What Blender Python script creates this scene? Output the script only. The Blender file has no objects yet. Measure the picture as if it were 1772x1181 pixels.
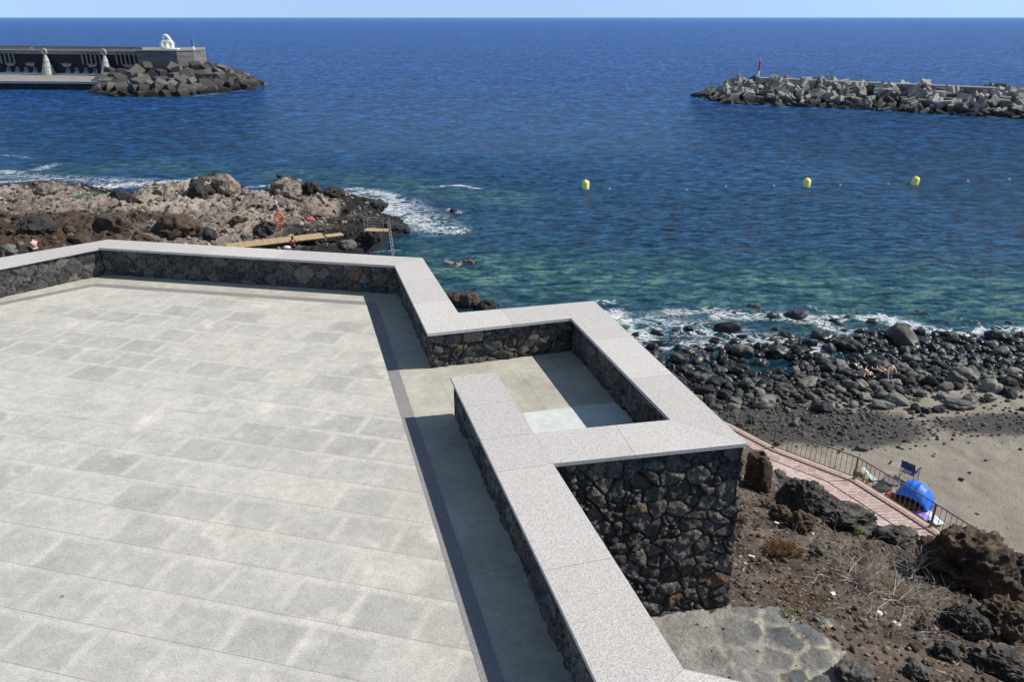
import bpy, bmesh, math, random
import numpy as np
from mathutils import Vector, Matrix, Euler
from mathutils.geometry import tessellate_polygon
R = math.radians
rnd = random.Random(7)
scene = bpy.context.scene
col = scene.collection

# ------------------------------------------------------------------ camera, sky, sun, exposure
F = 1331.0; PITCH = R(22.87); CW, CH = 1772.0, 1181.0; CAMZ = 19.0
cam = bpy.data.cameras.new('camera'); camo = bpy.data.objects.new('camera', cam); col.objects.link(camo)
cam.sensor_width = 36; cam.lens = 36 * F / CW; cam.clip_end = 60000; cam.clip_start = .1
camo.location = (0, 0, CAMZ); camo.rotation_euler = (math.pi/2 - PITCH, 0, 0)
scene.camera = camo
SUN_EL, SUN_AZ = R(43), R(85)          # azimuth clockwise from +Y
w = bpy.data.worlds.new("World"); scene.world = w; w.use_nodes = True
nt = w.node_tree; nt.nodes.clear()
sky = nt.nodes.new('ShaderNodeTexSky'); sky.sky_type = 'NISHITA'; sky.sun_disc = False
sky.sun_elevation = SUN_EL; sky.sun_rotation = SUN_AZ
sky.air_density = 1.0; sky.dust_density = 0.0; sky.ozone_density = 3.0; sky.altitude = 1500
tint = nt.nodes.new('ShaderNodeMixRGB'); tint.blend_type = 'MULTIPLY'; tint.inputs[0].default_value = 1
# clear blue air right down to the sea horizon
tcw = nt.nodes.new('ShaderNodeTexCoord'); sxw = nt.nodes.new('ShaderNodeSeparateXYZ'); rw = nt.nodes.new('ShaderNodeValToRGB')
nt.links.new(tcw.outputs['Generated'], sxw.inputs[0]); nt.links.new(sxw.outputs[2], rw.inputs[0]); nt.links.new(rw.outputs[0], tint.inputs[2])
rw.color_ramp.elements[0].position = 0; rw.color_ramp.elements[0].color = (.42, .61, 1.15, 1)
rw.color_ramp.elements[1].position = .35; rw.color_ramp.elements[1].color = (1.38, 1.15, .90, 1)
bg = nt.nodes.new('ShaderNodeBackground'); bg.inputs[1].default_value = 0.117
out = nt.nodes.new('ShaderNodeOutputWorld')
nt.links.new(sky.outputs[0], tint.inputs[1]); nt.links.new(tint.outputs[0], bg.inputs[0]); nt.links.new(bg.outputs[0], out.inputs[0])
sl = bpy.data.lights.new('sun', 'SUN'); sl.energy = 4.5; sl.angle = R(.5); sl.color = (1, .95, .87)
so = bpy.data.objects.new('sun', sl); col.objects.link(so)
sd = Vector((math.sin(SUN_AZ)*math.cos(SUN_EL), math.cos(SUN_AZ)*math.cos(SUN_EL), math.sin(SUN_EL)))
so.rotation_euler = sd.to_track_quat('Z', 'Y').to_euler()
scene.view_settings.view_transform = 'Standard'; scene.view_settings.look = 'None'
scene.view_settings.exposure = 0.25; scene.view_settings.gamma = 1
scene.cycles.max_bounces = 6; scene.cycles.use_denoising = True

# ------------------------------------------------------------------ helpers
def at(px, py, z):
    """photo pixel -> world point on the horizontal plane z"""
    a = (px - CW/2)/F; b = (py - CH/2)/F
    d = Vector((a, math.cos(PITCH) - b*math.sin(PITCH), -(math.sin(PITCH) + b*math.cos(PITCH))))
    t = (z - CAMZ)/d.z
    return Vector((0, 0, CAMZ)) + d*t
def xy(px, py, z): p = at(px, py, z); return (p.x, p.y)

PERM = np.random.RandomState(3).permutation(4096).astype(np.int64)
def _h(i, j, k): return PERM[(PERM[(PERM[i & 4095] + j) & 4095] + k) & 4095]/2047.5 - 1.0
def vnoise(x, y, z=0.0):
    x = np.asarray(x, float); y = np.asarray(y, float); z = np.zeros_like(x) + z
    i = np.floor(x).astype(np.int64); j = np.floor(y).astype(np.int64); k = np.floor(z).astype(np.int64)
    u = x - i; v = y - j; s = z - k
    u = u*u*u*(u*(u*6-15)+10); v = v*v*v*(v*(v*6-15)+10); s = s*s*s*(s*(s*6-15)+10)
    r = 0
    for dk, ws in ((0, 1-s), (1, s)):
        a = _h(i, j, k+dk)*(1-u) + _h(i+1, j, k+dk)*u
        b = _h(i, j+1, k+dk)*(1-u) + _h(i+1, j+1, k+dk)*u
        r = r + ws*(a*(1-v) + b*v)
    return r
def fbm(x, y, z=0.0, o=5, g=.5):
    r = 0; a = 1; t = 0; z = np.zeros_like(np.asarray(x, float)) + z
    for q in range(o):
        r = r + a*vnoise(x*2**q + 17.3*q, y*2**q + 5.1*q, z*2**q + 3.7*q); t += a; a *= g
    return r/t*1.6
def ridged(x, y, z=0.0, o=5, g=.5):
    r = 0; a = 1; t = 0; z = np.zeros_like(np.asarray(x, float)) + z
    for q in range(o):
        r = r + a*(1 - 2*np.abs(vnoise(x*2**q + 31.3*q, y*2**q + 9.1*q, z*2**q + 1.7*q))); t += a; a *= g
    return r/t
def worley(u, v, seed=0, jit=.8):
    i = np.floor(u).astype(np.int64); j = np.floor(v).astype(np.int64)
    f1 = np.full(u.shape, 9.0); f2 = f1.copy(); cid = np.zeros(u.shape, np.int64)
    for a in (-1, 0, 1):
        for b in (-1, 0, 1):
            ii = i+a; jj = j+b
            cx = ii + .5 + .5*jit*_h(ii, jj, np.full_like(ii, seed)); cy = jj + .5 + .5*jit*_h(ii, jj, np.full_like(ii, seed+7))
            d = np.hypot(u-cx, v-cy); c = ((ii*7919 + jj*104729 + seed) & 4095)
            new = d < f1
            f2 = np.where(new, f1, np.minimum(f2, d)); cid = np.where(new, c, cid); f1 = np.where(new, d, f1)
    return f1, f2, cid
def seg_dist(X, Y, pts):
    D = np.full(X.shape, 1e9)
    for (ax, ay), (bx, by) in zip(pts[:-1], pts[1:]):
        dx, dy = bx-ax, by-ay; L = dx*dx + dy*dy + 1e-9
        t = np.clip(((X-ax)*dx + (Y-ay)*dy)/L, 0, 1)
        D = np.minimum(D, np.hypot(X-ax-t*dx, Y-ay-t*dy))
    return D
def inside(X, Y, poly):
    c = np.zeros(X.shape, bool); n = len(poly)
    for k in range(n):
        (x1, y1), (x2, y2) = poly[k], poly[(k+1) % n]
        if y1 == y2: continue
        c ^= ((y1 > Y) != (y2 > Y)) & (X < (x2-x1)*(Y-y1)/(y2-y1) + x1)
    return c
def sstep(a, b, x): t = np.clip((x-a)/(b-a), 0, 1); return t*t*(3-2*t)

def meta(o, label=None, cat=None, group=None, kind=None):
    if label: o['label'] = label
    if cat: o['category'] = cat
    if group: o['group'] = group
    if kind: o['kind'] = kind
    return o
def link(name, data, mat=None, parent=None, loc=None, rot=None):
    o = bpy.data.objects.new(name, data); col.objects.link(o)
    if mat is not None and data is not None and not data.materials: data.materials.append(mat)
    if parent is not None: o.parent = parent
    if loc is not None: o.location = loc
    if rot is not None: o.rotation_euler = rot
    return o
def np_mesh(name, V, Fq, smooth=True, attrs=None):
    V = np.asarray(V, np.float32); Fq = np.asarray(Fq, np.int32)
    m = bpy.data.meshes.new(name); n = len(Fq); k = Fq.shape[1]
    m.vertices.add(len(V)); m.vertices.foreach_set('co', V.ravel())
    m.loops.add(n*k); m.loops.foreach_set('vertex_index', Fq.ravel())
    m.polygons.add(n); m.polygons.foreach_set('loop_start', np.arange(0, n*k, k, dtype=np.int32))
    m.polygons.foreach_set('loop_total', np.full(n, k, np.int32))
    if smooth: m.polygons.foreach_set('use_smooth', np.ones(n, bool))
    for an, av in (attrs or {}).items():
        a = m.attributes.new(an, 'FLOAT', 'POINT'); a.data.foreach_set('value', np.asarray(av, np.float32).ravel())
    m.update(calc_edges=True); return m
def grid_faces(nx, ny, mask=None):
    idx = np.arange(nx*ny).reshape(ny, nx)
    f = np.stack([idx[:-1, :-1], idx[:-1, 1:], idx[1:, 1:], idx[1:, :-1]], -1).reshape(-1, 4)
    if mask is not None: f = f[mask.ravel()[f].all(1)]
    return f
def compact(V, Fq, attrs):
    used = np.unique(Fq); re = np.zeros(len(V), np.int64); re[used] = np.arange(len(used))
    return V[used], re[Fq], {k: np.asarray(a).ravel()[used] for k, a in attrs.items()}

class MB:
    """collects shapes into one mesh"""
    def __init__(s): s.bm = bmesh.new()
    def box(s, c, size, rot=None, bev=0):
        r = bmesh.ops.create_cube(s.bm, size=1.0); vs = r['verts']
        M = Matrix.Translation(c) @ (rot.to_matrix().to_4x4() if rot else Matrix()) @ Matrix.Diagonal((*size, 1))
        bmesh.ops.transform(s.bm, matrix=M, verts=vs)
        if bev: bmesh.ops.bevel(s.bm, geom=[e for e in s.bm.edges if e.verts[0] in vs and e.verts[1] in vs], offset=bev, segments=1, affect='EDGES')
        return s
    def tube(s, pts, r, n=8, cap=True):
        pts = [Vector(p) for p in pts]; rs = r if isinstance(r, (list, tuple)) else [r]*len(pts)
        rings = []; up0 = None
        for i, p in enumerate(pts):
            d = (pts[min(i+1, len(pts)-1)] - pts[max(i-1, 0)]).normalized()
            up = Vector((0, 0, 1)) if abs(d.z) < .95 else Vector((1, 0, 0))
            if up0 is not None: up = up0
            a = d.cross(up)
            if a.length < 1e-4: a = d.orthogonal()
            a.normalize(); b = a.cross(d).normalized(); up0 = b
            rings.append([s.bm.verts.new(p + (a*math.cos(t) + b*math.sin(t))*rs[i]) for t in [2*math.pi*k/n for k in range(n)]])
        for A, B in zip(rings[:-1], rings[1:]):
            for k in range(n): s.bm.faces.new((A[k], A[(k+1) % n], B[(k+1) % n], B[k]))
        if cap: s.bm.faces.new(rings[0]); s.bm.faces.new(rings[-1][::-1])
        return s
    def ring(s, c, Rr, r, normal=(0, 0, 1), n=24, m=8):
        q = Vector(normal).to_track_quat('Z', 'Y'); vv = []
        for i in range(n):
            a = 2*math.pi*i/n; ring = []
            for j in range(m):
                b = 2*math.pi*j/m; p = Vector(((Rr + r*math.cos(b))*math.cos(a), (Rr + r*math.cos(b))*math.sin(a), r*math.sin(b)))
                ring.append(s.bm.verts.new(Vector(c) + q @ p))
            vv.append(ring)
        for i in range(n):
            for j in range(m): s.bm.faces.new((vv[i][j], vv[(i+1) % n][j], vv[(i+1) % n][(j+1) % m], vv[i][(j+1) % m]))
        return s
    def lathe(s, c, prof, n=16, quat=None):
        rings = []
        for r, z in prof:
            ring = []
            for k in range(n):
                p = Vector((r*math.cos(2*math.pi*k/n), r*math.sin(2*math.pi*k/n), z))
                if quat: p = quat @ p
                ring.append(s.bm.verts.new(Vector(c) + p))
            rings.append(ring)
        for A, B in zip(rings[:-1], rings[1:]):
            for k in range(n): s.bm.faces.new((A[k], A[(k+1) % n], B[(k+1) % n], B[k]))
        s.bm.faces.new(rings[0][::-1]); s.bm.faces.new(rings[-1])
        return s
    def prism(s, pts, z0, z1):
        a = [s.bm.verts.new((p[0], p[1], z0)) for p in pts]; b = [s.bm.verts.new((p[0], p[1], z1)) for p in pts]
        n = len(pts)
        for k in range(n): s.bm.faces.new((a[k], a[(k+1) % n], b[(k+1) % n], b[k]))
        if n > 4:
            for t in tessellate_polygon([[Vector((p[0], p[1], 0)) for p in pts]]):
                s.bm.faces.new([b[i] for i in t]); s.bm.faces.new([a[i] for i in t[::-1]])
        else: s.bm.faces.new(b); s.bm.faces.new(a[::-1])
        return s
    def plate(s, pts2, M, th):
        """2D outline extruded by th along local z, placed by matrix M"""
        a = [s.bm.verts.new(M @ Vector((p[0], p[1], 0))) for p in pts2]; b = [s.bm.verts.new(M @ Vector((p[0], p[1], th))) for p in pts2]
        n = len(pts2)
        for k in range(n): s.bm.faces.new((a[k], a[(k+1) % n], b[(k+1) % n], b[k]))
        s.bm.faces.new(b); s.bm.faces.new(a[::-1]); return s
    def blob(s, c, size, sub=2, rot=None):
        r = bmesh.ops.create_icosphere(s.bm, subdivisions=sub, radius=1)
        M = Matrix.Translation(c) @ (rot.to_matrix().to_4x4() if rot else Matrix()) @ Matrix.Diagonal((*size, 1))
        bmesh.ops.transform(s.bm, matrix=M, verts=r['verts']); return s
    def mesh(s, name, smooth=False):
        bmesh.ops.triangulate(s.bm, faces=[f for f in s.bm.faces if len(f.verts) > 4])
        bmesh.ops.recalc_face_normals(s.bm, faces=s.bm.faces)
        m = bpy.data.meshes.new(name); s.bm.to_mesh(m); s.bm.free()
        if smooth:
            for p in m.polygons: p.use_smooth = True
        return m
    def build(s, name, mat, parent=None, smooth=False, loc=None, rot=None):
        return link(name, s.mesh(name, smooth), mat, parent, loc, rot)
def empty(name, loc=(0, 0, 0), rz=0, **k):
    o = bpy.data.objects.new(name, None); col.objects.link(o); o.location = loc; o.rotation_euler = (0, 0, rz)
    o.empty_display_size = .3
    return meta(o, **k)
def copy_tree(o, parent=None):
    c = o.copy(); col.objects.link(c)
    if parent is not None: c.parent = parent
    for ch in [x for x in o.children]: copy_tree(ch, c)
    return c

# ------------------------------------------------------------------ material helpers
class Mat:
    def __init__(s, name, rough=.8, spec=.3):
        s.m = bpy.data.materials.new(name); s.m.use_nodes = True; s.t = s.m.node_tree
        s.b = s.t.nodes['Principled BSDF']; s.b.inputs['Roughness'].default_value = rough
        s.b.inputs['Specular IOR Level'].default_value = spec
        s._geo = None
    def n(s, typ, ins=None, **kw):
        nd = s.t.nodes.new(typ)
        for k, v in kw.items(): setattr(nd, k, v)
        for k, v in (ins or {}).items(): s.set(nd.inputs[k], v)
        return nd
    def set(s, sock, v):
        if isinstance(v, bpy.types.NodeSocket): s.t.links.new(v, sock)
        else:
            if hasattr(sock.default_value, '__len__') and not hasattr(v, '__len__'): v = [v]*len(sock.default_value)
            if hasattr(sock.default_value, '__len__') and len(sock.default_value) == 4 and len(v) == 3: v = (*v, 1)
            sock.default_value = v
    def pos(s, obj=False):
        return s.n('ShaderNodeTexCoord').outputs['Object'] if obj else s.n('ShaderNodeNewGeometry').outputs['Position']
    def map(s, v, scale=(1, 1, 1), rot=(0, 0, 0), loc=(0, 0, 0)):
        return s.n('ShaderNodeMapping', {'Vector': v, 'Scale': scale, 'Rotation': rot, 'Location': loc}).outputs[0]
    def noise(s, v, sc, det=4, rough=.55, dist=0):
        return s.n('ShaderNodeTexNoise', {'Vector': v, 'Scale': sc, 'Detail': det, 'Roughness': rough, 'Distortion': dist}).outputs[0]
    def vor(s, v, sc, feature='F1', out=0, rnd=1):
        nd = s.n('ShaderNodeTexVoronoi', {'Vector': v, 'Scale': sc, 'Randomness': rnd}, feature=feature) if feature == 'F1' else None
        if nd is None:
            nd = s.t.nodes.new('ShaderNodeTexVoronoi'); nd.feature = feature; s.set(nd.inputs['Vector'], v); nd.inputs['Scale'].default_value = sc; nd.inputs['Randomness'].default_value = rnd
        return nd.outputs[out]
    def ramp(s, f, stops, interp='LINEAR'):
        nd = s.n('ShaderNodeValToRGB', {0: f}); nd.color_ramp.interpolation = interp
        e = nd.color_ramp.elements
        while len(e) < len(stops): e.new(.5)
        for k, (p, c) in enumerate(stops):
            e[k].position = p; e[k].color = (*c, 1) if hasattr(c, '__len__') else (c, c, c, 1)
        return nd.outputs[0]
    def mix(s, f, a, b, mode='MIX'):
        nd = s.n('ShaderNodeMixRGB', blend_type=mode); s.set(nd.inputs[0], f); s.set(nd.inputs[1], a); s.set(nd.inputs[2], b); return nd.outputs[0]
    def math(s, op, a, b=0.0, clamp=False):
        nd = s.n('ShaderNodeMath', operation=op, use_clamp=clamp); s.set(nd.inputs[0], a); s.set(nd.inputs[1], b); return nd.outputs[0]
    def attr(s, name): return s.n('ShaderNodeAttribute', attribute_name=name).outputs['Fac']
    def sep(s, v): return s.n('ShaderNodeSeparateXYZ', {0: v}).outputs
    def orand(s): return s.n('ShaderNodeObjectInfo').outputs['Random']
    def col(s, c): s.set(s.b.inputs['Base Color'], c); return s
    def bump(s, h, st=.5, d=.02):
        nd = s.n('ShaderNodeBump', {'Strength': st, 'Distance': d, 'Height': h}); s.t.links.new(nd.outputs[0], s.b.inputs['Normal']); return s

def paint(name, c, rough=.6, var=.25, sc=6, metal=0, spec=.4):
    M = Mat(name, rough, spec); n = M.noise(M.pos(True), sc, 4)
    lo = tuple(x*(1-var) for x in c); hi = tuple(min(1, x*(1+var*.6)) for x in c)
    M.col(M.ramp(n, [(.3, lo), (.7, hi)])); M.b.inputs['Metallic'].default_value = metal
    return M.m

def mat_granite():
    M = Mat('pale_granite', .75, .3); p = M.pos()
    a = M.noise(p, 95, 3, .6); b = M.vor(p, 85, out=1); bb = M.n('ShaderNodeSeparateColor', {0: b}).outputs[0]
    c = M.ramp(a, [(.34, (.38, .362, .345)), (.47, (.565, .545, .52)), (.6, (.71, .685, .65))])
    c = M.mix(M.ramp(bb, [(.80, 0), (.82, .5)]), c, (.38, .35, .35))
    c = M.mix(M.ramp(bb, [(.10, .35), (.12, 0)]), c, (.5, .39, .35))
    st = M.noise(p, 1.3, 3, .6)
    c = M.mix(M.ramp(st, [(.55, 0), (.75, .25)]), c, (.5, .45, .39))
    rs = M.noise(p, 2.6, 6, .7, 1.2); c = M.mix(M.ramp(rs, [(.64, 0), (.74, .35)]), c, (.46, .36, .27))
    sl = M.attr('tone'); c = M.mix(1, c, M.ramp(sl, [(0, (.84, .83, .82)), (1, (1.0, .99, .97))]), 'MULTIPLY')
    M.col(c).bump(a, .25, .004); return M.m
def mat_paving(field=True):
    M = Mat('paving_field' if field else 'paving_border', .85, .25); p = M.pos()
    rot = R(14) if field else R(-16)
    v = M.map(p, rot=(0, 0, rot))
    wob = M.n('ShaderNodeMixRGB', blend_type='ADD'); M.set(wob.inputs[0], .08); M.set(wob.inputs[1], v)
    M.set(wob.inputs[2], M.n('ShaderNodeTexNoise', {'Vector': p, 'Scale': 2.2, 'Detail': 3}).outputs[1])
    def brick(vec, bw, rh, ms, sm, off=.37, sq=1):
        nd = M.n('ShaderNodeTexBrick', {'Vector': vec, 'Scale': 1, 'Brick Width': bw, 'Row Height': rh, 'Mortar Size': ms, 'Mortar Smooth': sm, 'Color1': (1, 1, 1), 'Color2': (0, 0, 0), 'Mortar': (.6, .6, .6)})
        nd.offset = off; nd.squash = sq; return nd
    sp = M.noise(p, 70, 3, .7); sp2 = M.noise(p, 9, 5, .65)
    big = M.noise(p, .55, 4, .6)
    if field:
        b1 = brick(wob.outputs[0], .62, .49, .075, 1.0, .37)       # paler weathered slab edges
        b2 = brick(v, 400, .49, .0038, .0, .29); b3 = brick(v, 1.86, .49, .003, .0, .37)                    # open joints
        edge = M.math('MULTIPLY', b1.outputs['Fac'], M.ramp(M.noise(p, 1.5, 3), [(.38, .25), (.58, 1)]))
        blot = M.noise(wob.outputs[0], 3.2, 4, .6)
        base = M.ramp(M.math('ADD', M.math('MULTIPLY', M.n('ShaderNodeRGBToBW', {0: b1.outputs['Color']}).outputs[0], .45), M.math('MULTIPLY', blot, .8)), [(.34, (.355, .35, .327)), (.58, (.42, .414, .385)), (.85, (.51, .50, .46))])
        c = M.mix(M.ramp(edge, [(.10, 0), (.85, .62)]), base, (.54, .53, .485))
        hot = M.noise(wob.outputs[0], 1.7, 3, .6); c = M.mix(M.ramp(hot, [(.60, 0), (.72, .75)]), c, (.64, .625, .57))
        jc = M.math('MAXIMUM', b2.outputs['Fac'], M.math('MULTIPLY', b3.outputs['Fac'], M.ramp(M.noise(p, .7, 2), [(.4, .15), (.6, .7)]))); jcol = (.15, .125, .09)
    else:
        b2 = brick(v, 1.12, 1.35, .0045, 0, .5)
        blot = M.noise(p, 1.7, 5, .65)
        c = M.ramp(blot, [(.3, (.33, .32, .27)), (.5, (.42, .41, .34)), (.7, (.52, .50, .42))])
        c = M.mix(M.ramp(M.noise(p, 5, 4, .7, 1.5), [(.58, 0), (.72, .3)]), c, (.40, .31, .18))
        jc = b2.outputs['Fac']; jcol = (.2, .18, .14)
    c = M.mix(M.ramp(big, [(.35, 0), (.7, .28)]), c, (.56, .54, .48))
    c = M.mix(1, c, M.ramp(sp, [(.3, .72), (.5, 1.0), (.72, 1.2)]), 'MULTIPLY')
    c = M.mix(1, c, M.ramp(sp2, [(.3, .88), (.7, 1.08)]), 'MULTIPLY')
    spots = M.vor(p, 1.1, out=0); c = M.mix(M.ramp(spots, [(.018, .7), (.03, 0)]), c, (.1, .09, .07))
    c = M.mix(1, c, (1.07, 1.045, 1.02) if field else (1.0, .985, .98), 'MULTIPLY')
    c = M.mix(M.math('MULTIPLY', jc, .5), c, jcol)
    M.col(c).bump(M.math('SUBTRACT', sp, M.math('MULTIPLY', jc, 1.5)), .3, .004); return M.m
def mat_strip():
    M = Mat('dark_granite_strip', .8, .25); p = M.pos()
    sp = M.noise(p, 80, 3, .7)
    c = M.ramp(sp, [(.35, (.17, .16, .17)), (.65, (.33, .305, .305))])
    v = M.map(p, rot=(0, 0, R(-16)))
    M.col(M.mix(M.ramp(M.noise(p, .9, 3), [(.4, 0), (.7, .35)]), c, (.33, .30, .27))).bump(sp, .3, .004); return M.m
def mat_masonry(name='basalt_masonry'):
    M = Mat(name, .85, .3); p = M.pos()
    r = M.attr('stone'); g = M.attr('gap')
    c = M.ramp(r, [(0, (.042, .043, .046)), (.2, (.075, .075, .075)), (.4, (.135, .13, .118)), (.55, (.055, .056, .060)), (.75, (.155, .145, .125)),
                   (.92, (.062, .057, .053)), (.96, (.085, .07, .06)), (.985, (.15, .09, .06)), (1, (.17, .13, .08))])
    n = M.noise(p, 22, 6, .7); n2 = M.noise(p, 6, 4, .6)
    c = M.mix(1, c, M.ramp(n, [(.3, .4), (.5, 1.0), (.7, 2.1)]), 'MULTIPLY')
    c = M.mix(M.ramp(n2, [(.55, 0), (.75, .35)]), c, (.14, .125, .10))
    c = M.mix(M.math('MULTIPLY', g, .9), c, (.016, .015, .014))
    pits = M.vor(p, 45, out=0)
    M.col(c).bump(M.math('ADD', n, M.math('MULTIPLY', pits, .4)), 1.0, .03); return M.m
def mat_rock(name, stops, nsc=3.0, wet=False, bump=.9, attr=None, dust=None, fine=14):
    M = Mat(name, .85, .3); p = M.pos()
    n = M.noise(p, nsc, 8, .65); n2 = M.noise(p, fine, 6, .7)
    f = n
    if attr: f = M.math('ADD', M.attr(attr), M.math('MULTIPLY', M.math('SUBTRACT', n, .5), .55), clamp=True)
    c = M.ramp(f, stops)
    c = M.mix(1, c, M.ramp(n2, [(.3, .55), (.5, 1), (.72, 1.5)]), 'MULTIPLY')
    if dust:
        nz = M.sep(M.n('ShaderNodeNewGeometry').outputs['Normal'])[2]
        c = M.mix(M.math('MULTIPLY', M.ramp(nz, [(.55, 0), (.95, 1)]), M.ramp(M.noise(p, nsc*2, 4), [(.4, 0), (.6, dust[3])])), c, dust[:3])
    if wet:
        z = M.sep(p)[2]; wt = M.ramp(M.math('ADD', z, M.math('MULTIPLY', n, .5)), [(.35, 1), (.75, 0)])
        c = M.mix(M.math('MULTIPLY', wt, .8), c, (.008, .009, .010))
        M.set(M.b.inputs['Roughness'], M.ramp(wt, [(0, .85), (1, .35)]))
    M.col(c).bump(M.math('ADD', M.math('MULTIPLY', n, .5), n2), bump, .06); return M.m
def mat_boulder():
    M = Mat('sea_worn_basalt', .7, .35); p = M.pos(); o = M.pos(True)
    r = M.attr('tone'); n = M.noise(p, 2.2, 5, .6); n2 = M.noise(p, 16, 5, .7)
    rr = M.math('ADD', M.orand(), 0.0)
    east = M.n('ShaderNodeMapRange', {0: M.sep(p)[0], 1: 18.0, 2: 30.0, 3: -.03, 4: .13}).outputs[0]
    f = M.math('ADD', M.math('ADD', M.math('MULTIPLY', rr, .7), M.math('MULTIPLY', n, .5)), east)
    c = M.ramp(f, [(.2, (.014, .015, .017)), (.45, (.030, .031, .031)), (.65, (.075, .074, .066)), (.95, (.21, .205, .17))])
    c = M.mix(1, c, M.ramp(n2, [(.3, .7), (.7, 1.35)]), 'MULTIPLY')
    z = M.sep(p)[2]; wt = M.ramp(M.math('ADD', z, M.math('MULTIPLY', n, .4)), [(.45, 1), (.95, 0)])
    c = M.mix(M.math('MULTIPLY', wt, .75), c, (.008, .009, .011))
    M.set(M.b.inputs['Roughness'], M.ramp(wt, [(0, .8), (1, .3)]))
    M.col(c).bump(M.math('ADD', n, M.math('MULTIPLY', n2, .3)), .5, .04); return M.m
def mat_block(name, lo, hi, wet=1.0):
    M = Mat(name, .9, .2); p = M.pos(); n = M.noise(p, .9, 5, .65); n2 = M.noise(p, 7, 4, .7)
    f = M.math('ADD', M.math('MULTIPLY', M.orand(), .62), M.math('MULTIPLY', n, .45))
    c = M.ramp(f, [(.2, lo), (.85, hi)])
    c = M.mix(1, c, M.ramp(n2, [(.3, .75), (.7, 1.2)]), 'MULTIPLY')
    z = M.sep(p)[2]; wt = M.ramp(M.math('MULTIPLY', M.math('ADD', z, M.math('MULTIPLY', n, 1.5)), .3), [(.42, 1), (.85, 0)])
    c = M.mix(M.math('MULTIPLY', wt, .85), c, (.018, .017, .015))
    M.col(c).bump(n2, .4, .08); return M.m
def mat_sand():
    M = Mat('grey_beige_sand', .95, .15); p = M.pos(); peb = M.attr('pebble')
    n = M.noise(p, 1.2, 6, .65); n2 = M.noise(p, 9, 5, .7); n3 = M.noise(p, 30, 3, .7)
    c = M.ramp(n, [(.3, (.27, .235, .19)), (.7, (.375, .33, .27))])
    d = M.ramp(n2, [(.35, (.035, .034, .033)), (.65, (.14, .132, .12))])
    f = M.math('ADD', peb, M.math('MULTIPLY', M.math('SUBTRACT', n2, .5), 1.3))
    c = M.mix(M.ramp(f, [(.35, 0), (.6, 1)]), c, d)
    c = M.mix(1, c, M.ramp(n3, [(.3, .7), (.7, 1.2)]), 'MULTIPLY')
    z = M.sep(p)[2]; wt = M.ramp(z, [(.25, 1), (.6, 0)])
    c = M.mix(M.math('MULTIPLY', wt, .8), c, (.015, .016, .018))
    M.set(M.b.inputs['Roughness'], M.ramp(wt, [(0, .95), (1, .3)]))
    M.col(c).bump(M.math('ADD', n2, M.math('MULTIPLY', n3, .4)), .9, .08); return M.m
def mat_soil():
    M = Mat('volcanic_soil', .95, .15); p = M.pos(); lg = M.attr('ledge')
    n = M.noise(p, 1.6, 6, .65); n2 = M.noise(p, 18, 6, .75); n3 = M.noise(p, 60, 3, .7)
    c = M.ramp(n, [(.3, (.060, .045, .036)), (.5, (.11, .084, .065)), (.7, (.18, .14, .11))])
    vc = M.vor(p, 28, out=1); vcs = M.n('ShaderNodeSeparateColor', {0: vc}).outputs[0]
    c = M.mix(M.ramp(vcs, [(.55, 0), (.9, .6)]), c, (.15, .12, .095))
    c = M.mix(M.ramp(vcs, [(.93, 0), (.97, .8)]), c, (.32, .28, .23))
    c = M.mix(1, c, M.ramp(n2, [(.3, .5), (.5, 1), (.7, 1.4)]), 'MULTIPLY')
    yel = M.noise(p, .9, 4, .6); c = M.mix(M.ramp(yel, [(.56, 0), (.72, .5)]), c, (.20, .14, .06))
    # cemented ledge : grey stones in cream mortar, dusty where trodden
    st = M.attr('stone'); g = M.attr('gap')
    k = M.ramp(st, [(0, (.13, .137, .143)), (1, (.235, .23, .215))])
    k = M.mix(M.math('MULTIPLY', g, .9), k, (.52, .47, .38))
    k = M.mix(M.math('MULTIPLY', M.attr('dust'), .9), k, M.ramp(M.noise(p, 3.5, 5, .65), [(.3, (.27, .258, .238)), (.7, (.41, .39, .355))]))
    k = M.mix(1, k, M.ramp(n2, [(.3, .65), (.7, 1.25)]), 'MULTIPLY')
    k = M.mix(1, k, M.ramp(n3, [(.3, .8), (.7, 1.15)]), 'MULTIPLY')
    c = M.mix(lg, c, k)
    M.col(c).bump(M.math('ADD', n2, M.math('MULTIPLY', n3, .4)), .8, .04); return M.m
def mat_path():
    M = Mat('pink_flagstone', .8, .3); p = M.pos()
    e = M.vor(p, 2.3, feature='DISTANCE_TO_EDGE'); c0 = M.vor(p, 2.3, out=1); s = M.n('ShaderNodeSeparateColor', {0: c0}).outputs[0]
    c = M.ramp(s, [(0, (.44, .30, .26)), (.5, (.48, .34, .30)), (1, (.54, .41, .36))])
    c = M.mix(M.ramp(e, [(.02, 1), (.05, 0)]), c, (.60, .49, .43))
    c = M.mix(1, c, M.ramp(M.noise(p, 5, 5, .7), [(.3, .8), (.7, 1.15)]), 'MULTIPLY')
    M.col(c); return M.m
def mat_planks():
    M = Mat('weathered_planks', .8, .2); p = M.pos(True)
    w_ = M.n('ShaderNodeTexNoise', {'Vector': M.map(p, scale=(7.2, .2, 1)), 'Scale': 1, 'Detail': 1}).outputs[0]
    M.col(M.ramp(w_, [(.3, (.34, .23, .11)), (.5, (.46, .33, .18)), (.7, (.52, .42, .27))])); return M.m
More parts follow.
